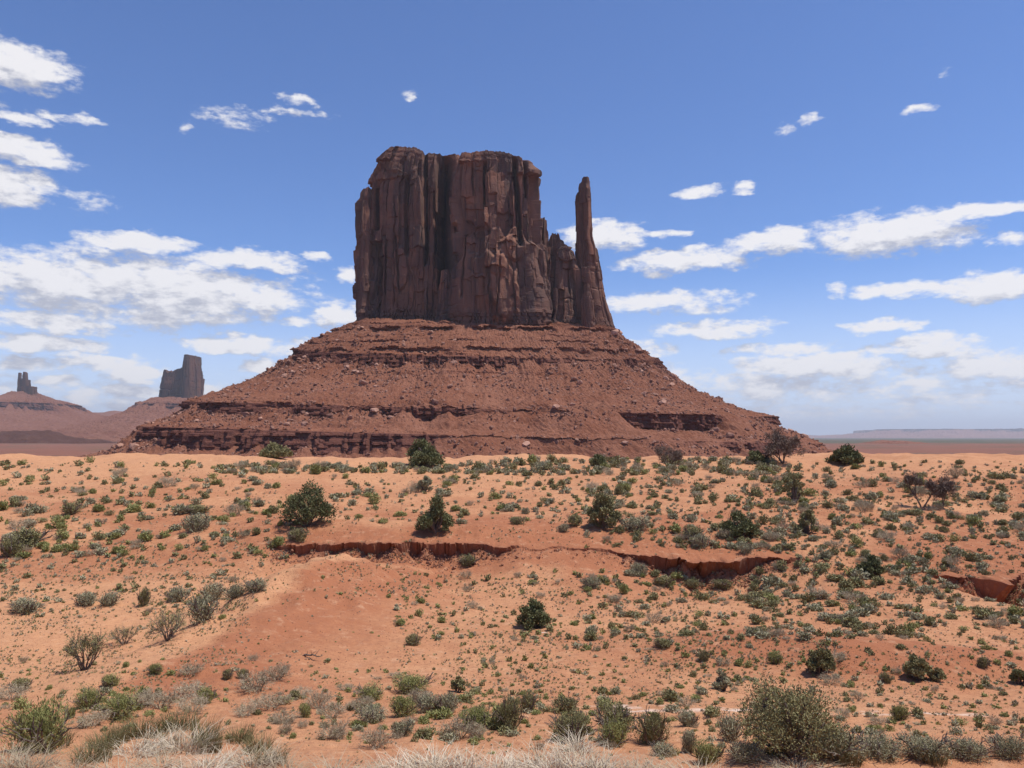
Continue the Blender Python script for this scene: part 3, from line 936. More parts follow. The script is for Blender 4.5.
M_cloud_shade = mat_talus("cloud shade brown", .42, .05)
tag(low_rise("hills", -120, 150, [(-120, 433), (0, 432), (20, 430), (50, 431), (75, 438), (100, 440), (150, 446)], 2700, 240, 403, M_cloud_shade), kind="structure")  # low hill added, its dark colour stands in for a cloud shadow
M_hill = mat_talus("distant shale", 1.0, .02)
tag(low_rise("hills", -200, 300, [(-200, 411), (60, 411.5), (100, 412), (140, 412), (300, 416)], 6200, 1500, 401, M_fart), kind="structure")
tag(low_rise("hills", 820, 985, [(820, 447), (855, 444), (880, 440.5), (905, 441), (930, 444), (985, 448)], 2600, 260, 402, M_hill), kind="structure")

DM = 21000.0
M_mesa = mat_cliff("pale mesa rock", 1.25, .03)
mesa = empty("mesa", (at(960, 384, DM)[0], DM, 0))
tag(mesa, "long flat-topped mesa pale with distance on the right horizon", "mesa")
v, f, l, _, _ = talus([(429.2, 884, 1240, 900, 1500, 'l'), (431.8, 880, 1250, 960, 1600, 's'), (435, 850, 1290, 1700, 2500, 's'), (441, 780, 1400, 3200, 4000, 's')], DM, .0, 320, nth=700, sc=22, n=3.0, xmid=960)
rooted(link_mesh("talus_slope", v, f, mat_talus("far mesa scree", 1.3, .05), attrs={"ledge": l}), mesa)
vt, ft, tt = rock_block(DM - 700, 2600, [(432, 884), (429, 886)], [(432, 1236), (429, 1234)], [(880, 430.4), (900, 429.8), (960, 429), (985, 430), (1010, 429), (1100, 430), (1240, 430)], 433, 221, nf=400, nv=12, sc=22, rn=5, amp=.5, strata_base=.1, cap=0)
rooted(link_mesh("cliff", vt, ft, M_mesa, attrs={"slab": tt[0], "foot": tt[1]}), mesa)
DM2 = 26000.0
mesa2 = empty("mesa", (at(830, 384, DM2)[0], DM2, 0))
tag(mesa2, "low faint mesa on the horizon just right of the scree foot", "mesa")
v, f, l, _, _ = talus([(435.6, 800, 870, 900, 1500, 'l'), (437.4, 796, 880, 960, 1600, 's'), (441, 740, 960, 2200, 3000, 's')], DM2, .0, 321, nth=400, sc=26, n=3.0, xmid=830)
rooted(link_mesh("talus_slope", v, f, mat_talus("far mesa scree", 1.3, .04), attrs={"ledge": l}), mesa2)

# ------------------------------------------------------------------ air
def haze():
    x0, x1, y0, y1, z0, z1 = -46500, 46500, -46500, 46500, -60, 760
    V = np.array([[x, y, z] for x in (x0, x1) for y in (y0, y1) for z in (z0, z1)], float)
    Fq = np.array([[0, 1, 3, 2], [4, 6, 7, 5], [0, 4, 5, 1], [2, 3, 7, 6], [0, 2, 6, 4], [1, 5, 7, 3]])
    m = bpy.data.materials.new("air")
    m.use_nodes = True
    t = m.node_tree
    t.nodes.clear()
    o = t.nodes.new('ShaderNodeOutputMaterial')
    p = t.nodes.new('ShaderNodeVolumePrincipled')
    p.inputs['Color'].default_value = (0.93, 0.95, 1.0, 1)
    p.inputs['Density'].default_value = 4.4e-5
    p.inputs['Anisotropy'].default_value = 0.2
    t.links.new(p.outputs[0], o.inputs['Volume'])
    return tag(link_mesh("haze", V, Fq, m), kind="stuff")


haze()

# ------------------------------------------------------------------ boulders and rubble on the scree
rng = np.random.default_rng(77)


def rock_mesh(seed, sub=2):
    import bmesh
    r = np.random.default_rng(seed)
    bm = bmesh.new()
    bmesh.ops.create_icosphere(bm, subdivisions=sub, radius=1.0)
    pl = [(lambda v: v / np.linalg.norm(v))(r.normal(size=3)) for _ in range(9)]
    dd = r.uniform(.55, .85, 9)
    co = np.array([v.co[:] for v in bm.verts])
    for n, d in zip(pl, dd):
        t = co @ n
        co = co - np.maximum(t - d, 0)[:, None] * n
    co *= np.array([1.0, r.uniform(.65, .95), r.uniform(.5, .8)])
    co += r.normal(0, .03, co.shape)
    fs = np.array([[v.index for v in f.verts] for f in bm.faces])
    bm.free()
    return co, fs


def mat_rock():
    m, N, b = material("fallen sandstone", .92, .12)
    oi = N.n('ShaderNodeObjectInfo').outputs['Random']
    pos = N.n('ShaderNodeNewGeometry').outputs['Position']
    rv = N.noise(N.vmath('MULTIPLY', pos, (.22, .22, .22)), 1.0, 1, .5)
    f = N.math('ADD', N.math('MULTIPLY', oi, .6), N.math('MULTIPLY_ADD', rv, 1.5, -.55), clamp=True)
    c = N.mix(f, (0.16, 0.070, 0.048), (0.56, 0.32, 0.225))
    c = N.mix(N.math('MULTIPLY', N.remap(N.noise(pos, 1.6, 4, .6), .45, .7), .4), c, (0.16, 0.075, 0.058))
    N.link(c, b.inputs['Base Color'])
    return m


M_rock = mat_rock()
ROCKS = [rock_mesh(500 + i) for i in range(8)]
LOW = [rock_mesh(520 + i, 1) for i in range(6)]
tvg = tv.reshape(tnr, tnc, 3)


def on_talus(n, prefer=None):
    """points of the scree facing the viewer, outside the ledges, denser under them"""
    out = []
    rel = np.arange(tnr) / tnr
    ok_rows = np.where((tled < .5) & (rel > .04) & (rel < .9))[0]
    lrow = np.where(np.diff(tled) < -.5)[0]
    below = np.array([min([(r - q) for q in lrow if r >= q] or [60]) for r in ok_rows])
    wgt = .35 + 1.0 * np.exp(-below / 16.0)
    wgt /= wgt.sum()
    while len(out) < n:
        r = rng.choice(ok_rows, p=wgt)
        c = rng.integers(20, 1080)
        if fbm(np.array([c / 45.0]), np.array([r / 34.0]), 3, 90)[0] + rng.uniform(-.5, .5) < -.02:
            continue
        out.append(tvg[r, c] + np.append(rng.normal(0, .8, 2), 0))
    return np.array(out)


def rot_mats(n, r):
    q = r.normal(size=(n, 4))
    q /= np.linalg.norm(q, axis=1, keepdims=True)
    w, x, y, z = q.T
    return np.stack([np.stack([1 - 2 * (y * y + z * z), 2 * (x * y - z * w), 2 * (x * z + y * w)], -1),
                     np.stack([2 * (x * y + z * w), 1 - 2 * (x * x + z * z), 2 * (y * z - x * w)], -1),
                     np.stack([2 * (x * z - y * w), 2 * (y * z + x * w), 1 - 2 * (x * x + y * y)], -1)], 1)


def scatter_mesh(name, pts, size, protos, mat, rng_, spin_only=False, squash=None):
    V, Fc, o = [], [], 0
    R = rot_mats(len(pts), rng_)
    a = rng_.uniform(0, 6.283, len(pts))
    kind = rng_.integers(0, len(protos), len(pts))
    for k, (pv, pf) in enumerate(protos):
        ids = np.where(kind == k)[0]
        if not len(ids):
            continue
        if spin_only:
            ca, sa = np.cos(a[ids]), np.sin(a[ids])
            z0 = 0 * ca
            Rm = np.stack([np.stack([ca, -sa, z0], -1), np.stack([sa, ca, z0], -1), np.stack([z0, z0, z0 + 1], -1)], 1)
        else:
            Rm = R[ids]
        sz = size[ids]
        sz = sz[:, None, None] if sz.ndim == 1 else sz[:, None, :]
        w = np.einsum('nij,vj->nvi', Rm, pv) * sz + pts[ids][:, None, :]
        V.append(w.reshape(-1, 3))
        off = (np.arange(len(ids)) * len(pv))[:, None, None] + o
        Fc.append((pf[None] + off).reshape(-1, pf.shape[1]))
        o += len(ids) * len(pv)
    return link_mesh(name, np.concatenate(V), np.concatenate(Fc), mat)


pts = on_talus(16000)
tag(scatter_mesh("rubble", pts, np.clip(rng.lognormal(-.08, .45, 16000), .4, 2.4), LOW, M_rock, rng), kind="stuff")
rock_me = []
for pv, pf in ROCKS:
    me = bpy.data.meshes.new("boulder")
    me.from_pydata(pv.tolist(), [], pf.tolist())
    me.materials.append(M_rock)
    rock_me.append(me)


def boulder(me, p, size, rz, label, group=None):
    o = bpy.data.objects.new("boulder", me)
    COL.objects.link(o)
    o.location = p
    o.scale = size
    o.rotation_euler = (rng.uniform(-.5, .5), rng.uniform(-.5, .5), rz)
    return tag(o, label, "boulder", group)


bp = on_talus(285)
bpx, bpy_ = project(bp[:, 0], bp[:, 1], bp[:, 2])
for p, x, y in zip(bp, bpx, bpy_):
    s = float(np.clip(rng.lognormal(.78, .42), 1.3, 5.2))
    side = "left half" if x < 480 else "right half"
    band = "above the middle ledge" if y < 405 else "below the middle ledge"
    boulder(rock_me[rng.integers(0, 8)], (p[0], p[1], p[2] + .2 * s), (s, s * rng.uniform(.7, 1.1), s * rng.uniform(.7, 1)), rng.uniform(0, 6.28),
            f"angular sandstone boulder strewn on the {side} of the scree slope, {band}", "boulders strewn over the scree slope")


def talus_at(px, py):
    w = tvg[:, 20:1080].reshape(-1, 3)
    qx, qy = project(w[:, 0], w[:, 1], w[:, 2])
    return w[np.argmin((qx - px) ** 2 + (qy - py) ** 2)]


for px, py, s, lab in [(363, 385, 5.0, "large pale tilted boulder on the left scree, below the upper ledge"), (574, 381, 4.2, "rounded orange boulder below the spire, left one of a close pair"), (580, 384, 3.6, "rounded orange boulder below the spire, right one of a close pair"),
                       (556, 409, 4.4, "pale boulder alone in the middle of the right scree"), (672, 386, 4.0, "pale boulder high on the right edge of the scree"), (526, 446, 4.2, "flat pale boulder lying low at the foot of the scree")]:
    p = talus_at(px, py)
    boulder(rock_me[3], (p[0], p[1], p[2] + .25 * s), (s, s * .9, s * .7), 1.0, lab)

# ------------------------------------------------------------------ plants
def mat_leaf(name, ca, cb, rough=.75, var=.35):
    m, N, b = material(name, rough, .2)
    oi = N.n('ShaderNodeObjectInfo').outputs['Random']
    pos = N.n('ShaderNodeNewGeometry').outputs['Position']
    n = N.noise(pos, 3.2, 3, .6)
    f = N.math('ADD', N.math('MULTIPLY_ADD', oi, var * 2, -var), N.remap(n, .3, .7), clamp=True)
    N.link(N.mix(f, ca, cb), b.inputs['Base Color'])
    return m


M_jun = mat_leaf("juniper foliage", (0.095, 0.098, 0.040), (0.19, 0.185, 0.080))
M_green = mat_leaf("green shrub leaves", (0.20, 0.20, 0.066), (0.33, 0.315, 0.12))
M_sage = mat_leaf("sagebrush leaves", (0.25, 0.225, 0.130), (0.40, 0.36, 0.225))
M_olive = mat_leaf("olive shrub leaves", (0.185, 0.165, 0.072), (0.31, 0.275, 0.130))
M_grey = mat_leaf("dry twigs", (0.27, 0.21, 0.135), (0.45, 0.365, 0.245))
M_straw = mat_leaf("straw", (0.34, 0.265, 0.17), (0.66, 0.56, 0.42))
M_rush = mat_leaf("olive grass", (0.125, 0.11, 0.045), (0.23, 0.195, 0.09))
M_bark = mat_leaf("bark", (0.10, 0.075, 0.058), (0.19, 0.15, 0.12), .95)
M_twig = mat_leaf("brown twigs", (0.115, 0.08, 0.062), (0.20, 0.145, 0.11), .95)


def leaves(centers, dirs, ln, wd, r):
    """one leaf-shaped quad per centre, pointing roughly along dirs"""
    n = len(centers)
    d = dirs + r.normal(0, .55, (n, 3))
    d /= np.linalg.norm(d, axis=1, keepdims=True)
    e = np.cross(d, r.normal(size=(n, 3)))
    e /= np.maximum(np.linalg.norm(e, axis=1, keepdims=True), 1e-6)
    L = (ln * r.uniform(.6, 1.3, n))[:, None]
    Wd = (wd * r.uniform(.7, 1.2, n))[:, None]
    V = np.stack([centers - d * L * .5, centers + e * Wd * .5, centers + d * L * .5, centers - e * Wd * .5], 1).reshape(-1, 3)
    return V, np.arange(4 * n).reshape(n, 4)


def clump_pts(n, r, R=1.0, H=1.0, lump=5, hollow=.45):
    """points through an uneven dome of overlapping lobes"""
    a = r.uniform(0, 6.283, lump)
    rad = r.uniform(.12, (.40) if lump > 4 else .34, lump)
    cen = np.stack([np.cos(a) * rad * R, np.sin(a) * rad * R, r.uniform(.25, .62, lump) * H], -1)
    sz = r.uniform(.32, .55, lump)
    cen[0], sz[0] = (0, 0, .36 * H), .50
    k = r.integers(0, lump, n)
    d = r.normal(size=(n, 3))
    d /= np.linalg.norm(d, axis=1, keepdims=True)
    rr = (hollow + (1 - hollow) * r.uniform(0, 1, n) ** .5) * r.uniform(.85, 1.18, n)
    p = cen[k] + d * (rr * sz[k])[:, None] * np.array([R, R, H])
    p[:, 2] = np.where(p[:, 2] < 0.02 * H, np.abs(p[:, 2]) * .4 + .02 * H, p[:, 2])
    out = p - np.array([0, 0, .1 * H])
    out = out / np.maximum(np.linalg.norm(out, axis=1, keepdims=True), 1e-6) * .6 + np.array([0, 0, .6])
    return p, out


def tube(path, rad, sides=6):
    path = np.asarray(path, float)
    n = len(path)
    t = np.gradient(path, axis=0)
    t /= np.maximum(np.linalg.norm(t, axis=1, keepdims=True), 1e-9)
    ref = np.array([.31, .93, .2])
    u = np.cross(t, ref)
    u /= np.maximum(np.linalg.norm(u, axis=1, keepdims=True), 1e-9)
    v = np.cross(t, u)
    a = np.linspace(0, 2 * np.pi, sides, endpoint=False)
    V = path[:, None] + (u[:, None] * np.cos(a)[None, :, None] + v[:, None] * np.sin(a)[None, :, None]) * np.asarray(rad)[:, None, None]
    return V.reshape(-1, 3), grid_faces(n, sides, True)


def join(parts):
    V, Fc, o = [], [], 0
    for v, f in parts:
        V.append(v)
        Fc.append(f + o)
        o += len(v)
    return np.concatenate(V), np.concatenate(Fc)


def limb(p0, p1, r0, r1, r, n=7, bend=.12):
    t = np.linspace(0, 1, n)[:, None]
    L = np.linalg.norm(np.asarray(p1) - p0)
    mid = r.normal(0, bend * L, 3)
    path = np.asarray(p0) * (1 - t) + np.asarray(p1) * t + mid * (np.sin(t * np.pi)) + r.normal(0, .02 * L, (n, 3)) * (t > .01)
    return path, r0 + (r1 - r0) * t[:, 0]


def branches(r, R, H, n0=7, depth=3, r0=.05, spread=.9, sides=5):
    """bare branching stems from the ground"""
    parts, tips = [], []

    def grow(p, d, L, rad, lev):
        e = p + d * L
        path, rr = limb(p, e, rad, rad * .6, r, 5, .07)
        parts.append(tube(path, rr, sides if lev < 2 else 3))
        if lev == depth:
            tips.append((path[-1], d))
            return
        for _ in range(r.integers(2, 4) if lev else 3):
            nd = d + r.normal(0, .42, 3) + np.array([0, 0, .12])
            nd /= np.linalg.norm(nd)
            grow(path[-1] if r.random() < .6 else path[3], nd, L * r.uniform(.55, .85), rad * .6, lev + 1)
    for i in range(n0):
        a = 6.283 * (i + r.uniform(-.3, .3)) / n0
        d = np.array([math.cos(a) * spread, math.sin(a) * spread, r.uniform(.7, 1.5)])
        d /= np.linalg.norm(d)
        grow(np.array([math.cos(a) * .06 * R, math.sin(a) * .06 * R, -.03]), d, .36 * H * r.uniform(.8, 1.2), r0, 0)
    v, f = join(parts)
    top = np.percentile(v[:, 2], 99)
    k = np.array([R / max(np.percentile(np.abs(v[:, :2]), 99), 1e-6)] * 2 + [H / top])
    return v * k, f, [(t * k, d) for t, d in tips]


def tree_leafy(r, R, H, lobes, nl, ln, wd, stems=4, gap=.5, low=.18):
    """many-stemmed juniper: stems reach lobes of foliage, gaps between them"""
    parts = []
    C_, S_ = [], []
    for i in range(lobes):
        a = 6.283 * (i * .382 + r.uniform(-.05, .05))
        rr = math.sqrt((i + .5) / lobes)
        zz = low + (1 - low) * (1 - rr ** 2.2 * .70) * r.uniform(.12, 1.0) ** .75
        C_.append([math.cos(a) * rr * R * .78, math.sin(a) * rr * R * .78, zz * H * .84])
        S_.append(r.uniform(.20, .34) * R * (1.15 - .3 * rr))
    C_ = np.array(C_)
    S_ = np.array(S_)
    for i in range(lobes):
        b = r.normal(0, .05 * R, 2)
        path, rr_ = limb(np.array([b[0], b[1], -.1]), C_[i], .035 * H * r.uniform(.6, 1.1), .006 * H, r, 8, .10)
        parts.append(tube(path, rr_, 5))
    for i in range(stems):
        a = 6.283 * i / stems
        path, rr_ = limb(np.array([math.cos(a) * .04 * R, math.sin(a) * .04 * R, -.15]), np.array([math.cos(a) * .35 * R, math.sin(a) * .35 * R, .6 * H]), .055 * H, .012 * H, r, 8, .08)
        parts.append(tube(path, rr_, 7))
    bv, bf = join(parts)
    k = r.choice(lobes, nl, p=S_ ** 2 / (S_ ** 2).sum())
    d = r.normal(size=(nl, 3))
    d /= np.linalg.norm(d, axis=1, keepdims=True)
    rad = r.uniform(0.2, 1, nl) ** .45 * r.uniform(.75, 1.25, nl)
    # sprays: clusters within a lobe
    sp = np.sin(d[:, 0] * 5 + k) * np.sin(d[:, 1] * 5 + 2 * k) * np.sin(d[:, 2] * 5 + k * .7)
    rad = rad * (1 + .28 * np.sign(sp) * np.abs(sp) ** .5)
    p = C_[k] + d * (rad * S_[k])[:, None] * np.array([1, 1, .95])
    p[:, 2] = np.maximum(p[:, 2], .05 * H + .04 * H * r.random(nl))
    lv, lf = leaves(p, d * .7 + np.array([0, 0, .6]), ln, wd, r)
    return (bv, bf), (lv, lf)


def shrub_mesh(r, n, ln, wd, lump=5, flat=1.0):
    p, d = clump_pts(n, r, .5, .62 * flat, lump)
    return leaves(p, d, ln, wd, r)


def blades(r, n, R, H, w, lean=.55, seg=3):
    """tuft of curved blades"""
    a = r.uniform(0, 6.283, n)
    q = r.uniform(0, 1, n) ** .6 * R * .45
    base = np.stack([np.cos(a) * q, np.sin(a) * q, 0 * a - .02], -1)
    a2 = a + r.normal(0, .7, n)
    h = H * r.uniform(.45, 1.05, n)
    ln = lean * r.uniform(.1, 1.2, n) * H
    V, Fc = [], []
    sx = np.stack([-np.sin(a2), np.cos(a2), 0 * a], -1)
    th = r.uniform(0, 3.14, n)
    sx = np.stack([np.cos(th), np.sin(th), 0 * th], -1)
    for i in range(seg + 1):
        t = i / seg
        c = base + np.stack([np.cos(a2) * ln * t ** 1.7, np.sin(a2) * ln * t ** 1.7, h * (t - .22 * t ** 3)], -1)
        ww = w * (1 - .85 * t)
        V += [c - sx * ww / 2, c + sx * ww / 2]
    V = np.stack(V, 1)
    m = V.shape[1]
    Fc = np.concatenate([np.array([[2 * i, 2 * i + 1, 2 * i + 3, 2 * i + 2]]) for i in range(seg)])
    Fc = (np.arange(n) * m)[:, None, None] + Fc[None]
    return V.reshape(-1, 3), Fc.reshape(-1, 4)


def mesh_data(name, vf, mat):
    v, f = vf
    o = link_mesh(name, v, f, mat)
    me = o.data
    bpy.data.objects.remove(o)
    return me


def place(px, py, w=None):
    x, y, z, ok = ground_hit([px], [py])
    if not ok[0]:
        x, y, z, ok = ground_hit([px], [py + 3])
    return float(x[0]), float(y[0]), float(z[0]), float(y[0]) / F


def part(name, me, parent):
    o = bpy.data.objects.new(name, me)
    COL.objects.link(o)
    o.parent = parent
    return o


# trees and big bushes: px, py of the foot, width px, height px, style, label
TREES = [
    (424, 466, 40, 30, 'jun', "juniper tree", "large dark green juniper on the sand at the foot of the scree slope"),
    (306, 525, 60, 44, 'jun', "juniper tree", "broad round juniper left of centre, standing above the left end of the eroded bank"),
    (434, 532, 40, 37, 'jun', "juniper tree", "upright bushy juniper standing above the middle of the eroded bank"),
    (603, 527, 36, 38, 'olv', "juniper tree", "pointed olive juniper with grey sagebrush at its right foot"),
    (534, 628, 38, 33, 'jun', "juniper tree", "small dark juniper alone on open red sand below the eroded bank"),
    (846, 464, 33, 18, 'jun', "juniper tree", "flat-topped dark green juniper on the crest at the right foot of the scree"),
    (756, 463, 21, 14, 'jun', "juniper tree", "small round dark green juniper on the crest, left of a bare brown tree"),
    (739, 535, 37, 24, 'jun', "juniper tree", "low wide dark juniper right of centre, above the right part of the eroded bank"),
    (807, 533, 22, 27, 'olv', "juniper tree", "narrow upright olive juniper with a dark foot, right of the low wide juniper"),
    (870, 576, 26, 21, 'jun', "juniper tree", "dark rounded juniper on the right slope, left of the hollow in the bank"),
    (820, 674, 33, 28, 'olv', "juniper tree", "leaning olive juniper casting shade at the edge of a low red mound"),
    (917, 679, 27, 28, 'olv', "juniper tree", "olive juniper with a low companion bush on the lower right red mound"),
    (936, 681, 17, 16, 'olv', "shrub", "low companion bush touching the right side of an olive juniper"),
    (1020, 684, 20, 20, 'jun', "juniper tree", "dark green bush at the far right end of the lower red mound"),
    (275, 457, 34, 13, 'olv', "shrub", "low wide dark green bush on the orange dune left of the scree foot"),
    (598, 466, 17, 13, 'jun', "juniper tree", "small round dark bush on the crest below the spire"),
    (794, 503, 22, 35, 'olv', "juniper tree", "tall thin sparse juniper with dark twigs on the right slope"),
    (458, 692, 15, 19, 'olv', "shrub", "single round dark olive bush in the foreground, above the green clump"),
    (424, 492, 16, 20, 'gry', "shrub", "grey twiggy bush directly below the large juniper at the scree foot"),
    (783, 463, 38, 31, 'bare', "bare tree", "leafless brown tree on the crest in front of the scree's right foot"),
    (668, 467, 32, 19, 'bare', "bare shrub", "wide leafless grey bush on the crest left of the round juniper"),
    (932, 508, 46, 32, 'bare2', "bare tree", "reddish brown leafless tree with two spreading trunks on the right slope"),
    (85, 670, 42, 34, 'twig', "bare shrub", "grey twiggy shrub with upright stems on the flat at left"),
    (168, 640, 44, 26, 'twig', "bare shrub", "wide twiggy olive shrub in the left middle ground, right of another twiggy shrub"),
    (124, 644, 30, 16, 'twig', "bare shrub", "low twiggy shrub between two larger twiggy shrubs at left"),
    (722, 690, 20, 20, 'gry', "shrub", "grey-green feathery shrub on the flat, above the big bush at lower right"),
    (790, 752, 112, 84, 'big', "juniper tree", "big open olive-green bush in the lower right foreground, largest of all"),
]
MB = {'jun': M_jun, 'olv': M_olive, 'big': M_olive, 'gry': M_sage}
for i, (px, py, w, h, style, cat, label) in enumerate(TREES):
    x, y, z, mpp = place(px, py)
    R, H = .5 * w * mpp, h * mpp * 1.03
    r = np.random.default_rng(900 + i)
    nm = {"juniper tree": "juniper_tree", "shrub": "shrub", "bare tree": "bare_tree", "bare shrub": "bare_shrub"}[cat]
    t = empty(nm, (x, y, z))
    tag(t, label, cat)
    if style in ('bare', 'bare2', 'twig'):
        if style == 'bare2':
            a, fa, t1 = branches(r, R * .62, H, 2, 5, .035 * H, .8)
            b, fb, t2 = branches(r, R * .52, H * .93, 2, 5, .03 * H, .7)
            v, f = join([(a - np.array([R * .42, 0, 0]), fa), (b + np.array([R * .48, 0, 0]), fb)])
            tips = [(p - np.array([R * .42, 0, 0]), d) for p, d in t1] + [(p + np.array([R * .48, 0, 0]), d) for p, d in t2]
        elif style == 'bare':
            v, f, tips = branches(r, R, H, 4, 5, .03 * H, .7)
        else:
            v, f, tips = branches(r, R, H, 11, 3, .028 * H, .75, 4)
        link_mesh("branches", v, f, M_twig if style != 'twig' else M_bark, t)
        tp = np.array([p for p, _ in tips])
        td = np.array([d for _, d in tips])
        k = r.integers(0, len(tp), 4200 if style != 'twig' else 1300)
        lv, lf = leaves(tp[k] * r.uniform(.82, 1.02, (len(k), 1)) + r.normal(0, .05 * H, (len(k), 3)), td[k], .12 * H, .018 * H, r)
        link_mesh("twigs", lv, lf, M_twig if style != 'twig' else M_olive, t)
        continue
    big = style == 'big'
    lob, nl = (44, 12500) if big else (22 if w > 25 else 14, 5600 if w > 25 else 2600)
    pxm = mpp
    ln, wd = (2.7 * pxm, 1.15 * pxm) if not big else (3.2 * pxm, 1.15 * pxm)
    if px == 794:
        nl = 1100
    bark, lf = tree_leafy(r, R, H, lob, nl, ln, wd, 3 if not big else 6, low=.07 if style != 'big' else .10)
    link_mesh("trunk", bark[0], bark[1], M_bark, t)
    link_mesh("crown", lf[0], lf[1], MB[style], t)

# prototype meshes of the shrubs (radius .5)
PR = {}
for k, mat, n, ln, wd, lump, flat in [('green', M_green, 420, .17, .05, 5, .95), ('sage', M_sage, 420, .15, .05, 6, .8), ('olive', M_olive, 420, .16, .05, 6, .85)]:
    PR[k] = []
    for j in range(8):
        r = np.random.default_rng(1200 + 17 * j + len(k))
        PR[k].append((mesh_data("shrub", shrub_mesh(r, int(n * (.7 + .1 * j)), ln * (.8 + .06 * j), wd, (3, 5, 7, 9, 4, 6, 8, 11)[j], flat * (.8 + .06 * ((j * 5) % 8))), mat)))
PR['dry'] = []
for j in range(4):
    r = np.random.default_rng(1300 + j)
    v, f, tips = branches(r, .5, .55, 12, 3, .012, 1.0, 3)
    tp = np.array([p for p, _ in tips])
    k = r.integers(0, len(tp), 900)
    lv = leaves(tp[k] * r.uniform(.6, 1, (900, 1)) + r.normal(0, .05, (900, 3)), np.array([d for _, d in tips])[k], .12, .012, r)
    PR['dry'].append(mesh_data("dry_shrub", join([(v, f), lv]), M_grey))
FINE = {}
for k, mat, n, ln, wd, lump, flat in [('green', M_green, 2000, .085, .020, 8, 1.0), ('sage', M_sage, 2000, .08, .020, 8, .85), ('olive', M_olive, 2000, .085, .020, 8, .9)]:
    FINE[k] = [mesh_data("foliage", shrub_mesh(np.random.default_rng(1400 + 13 * j + len(k)), n, ln, wd, lump, flat), mat) for j in range(3)]
for k, mat, flat in [('green', M_green, 1.0), ('sage', M_sage, .85), ('olive', M_olive, .9)]:
    FINE[k + ' big'] = [mesh_data("foliage", shrub_mesh(np.random.default_rng(1430 + j + len(k)), 5200, .052, .011, 11, flat), mat) for j in range(3)]
STEM = []
for j in range(2):
    v, f, _ = branches(np.random.default_rng(1450 + j), .42, .5, 8, 2, .018, .9, 4)
    STEM.append(mesh_data("stems", (v, f), M_bark))
GR = {'straw': [mesh_data("grass_tuft", blades(np.random.default_rng(1500 + j), 230, 1, .8, .020, .85), M_straw) for j in range(3)],
      'rush': [mesh_data("grass_tuft", blades(np.random.default_rng(1520 + j), 300, .9, .85, .016, .45), M_rush) for j in range(3)],
      'greytuft': [mesh_data("grass_tuft", blades(np.random.default_rng(1540 + j), 240, 1, .7, .017, 1.1), M_grey) for j in range(3)]}

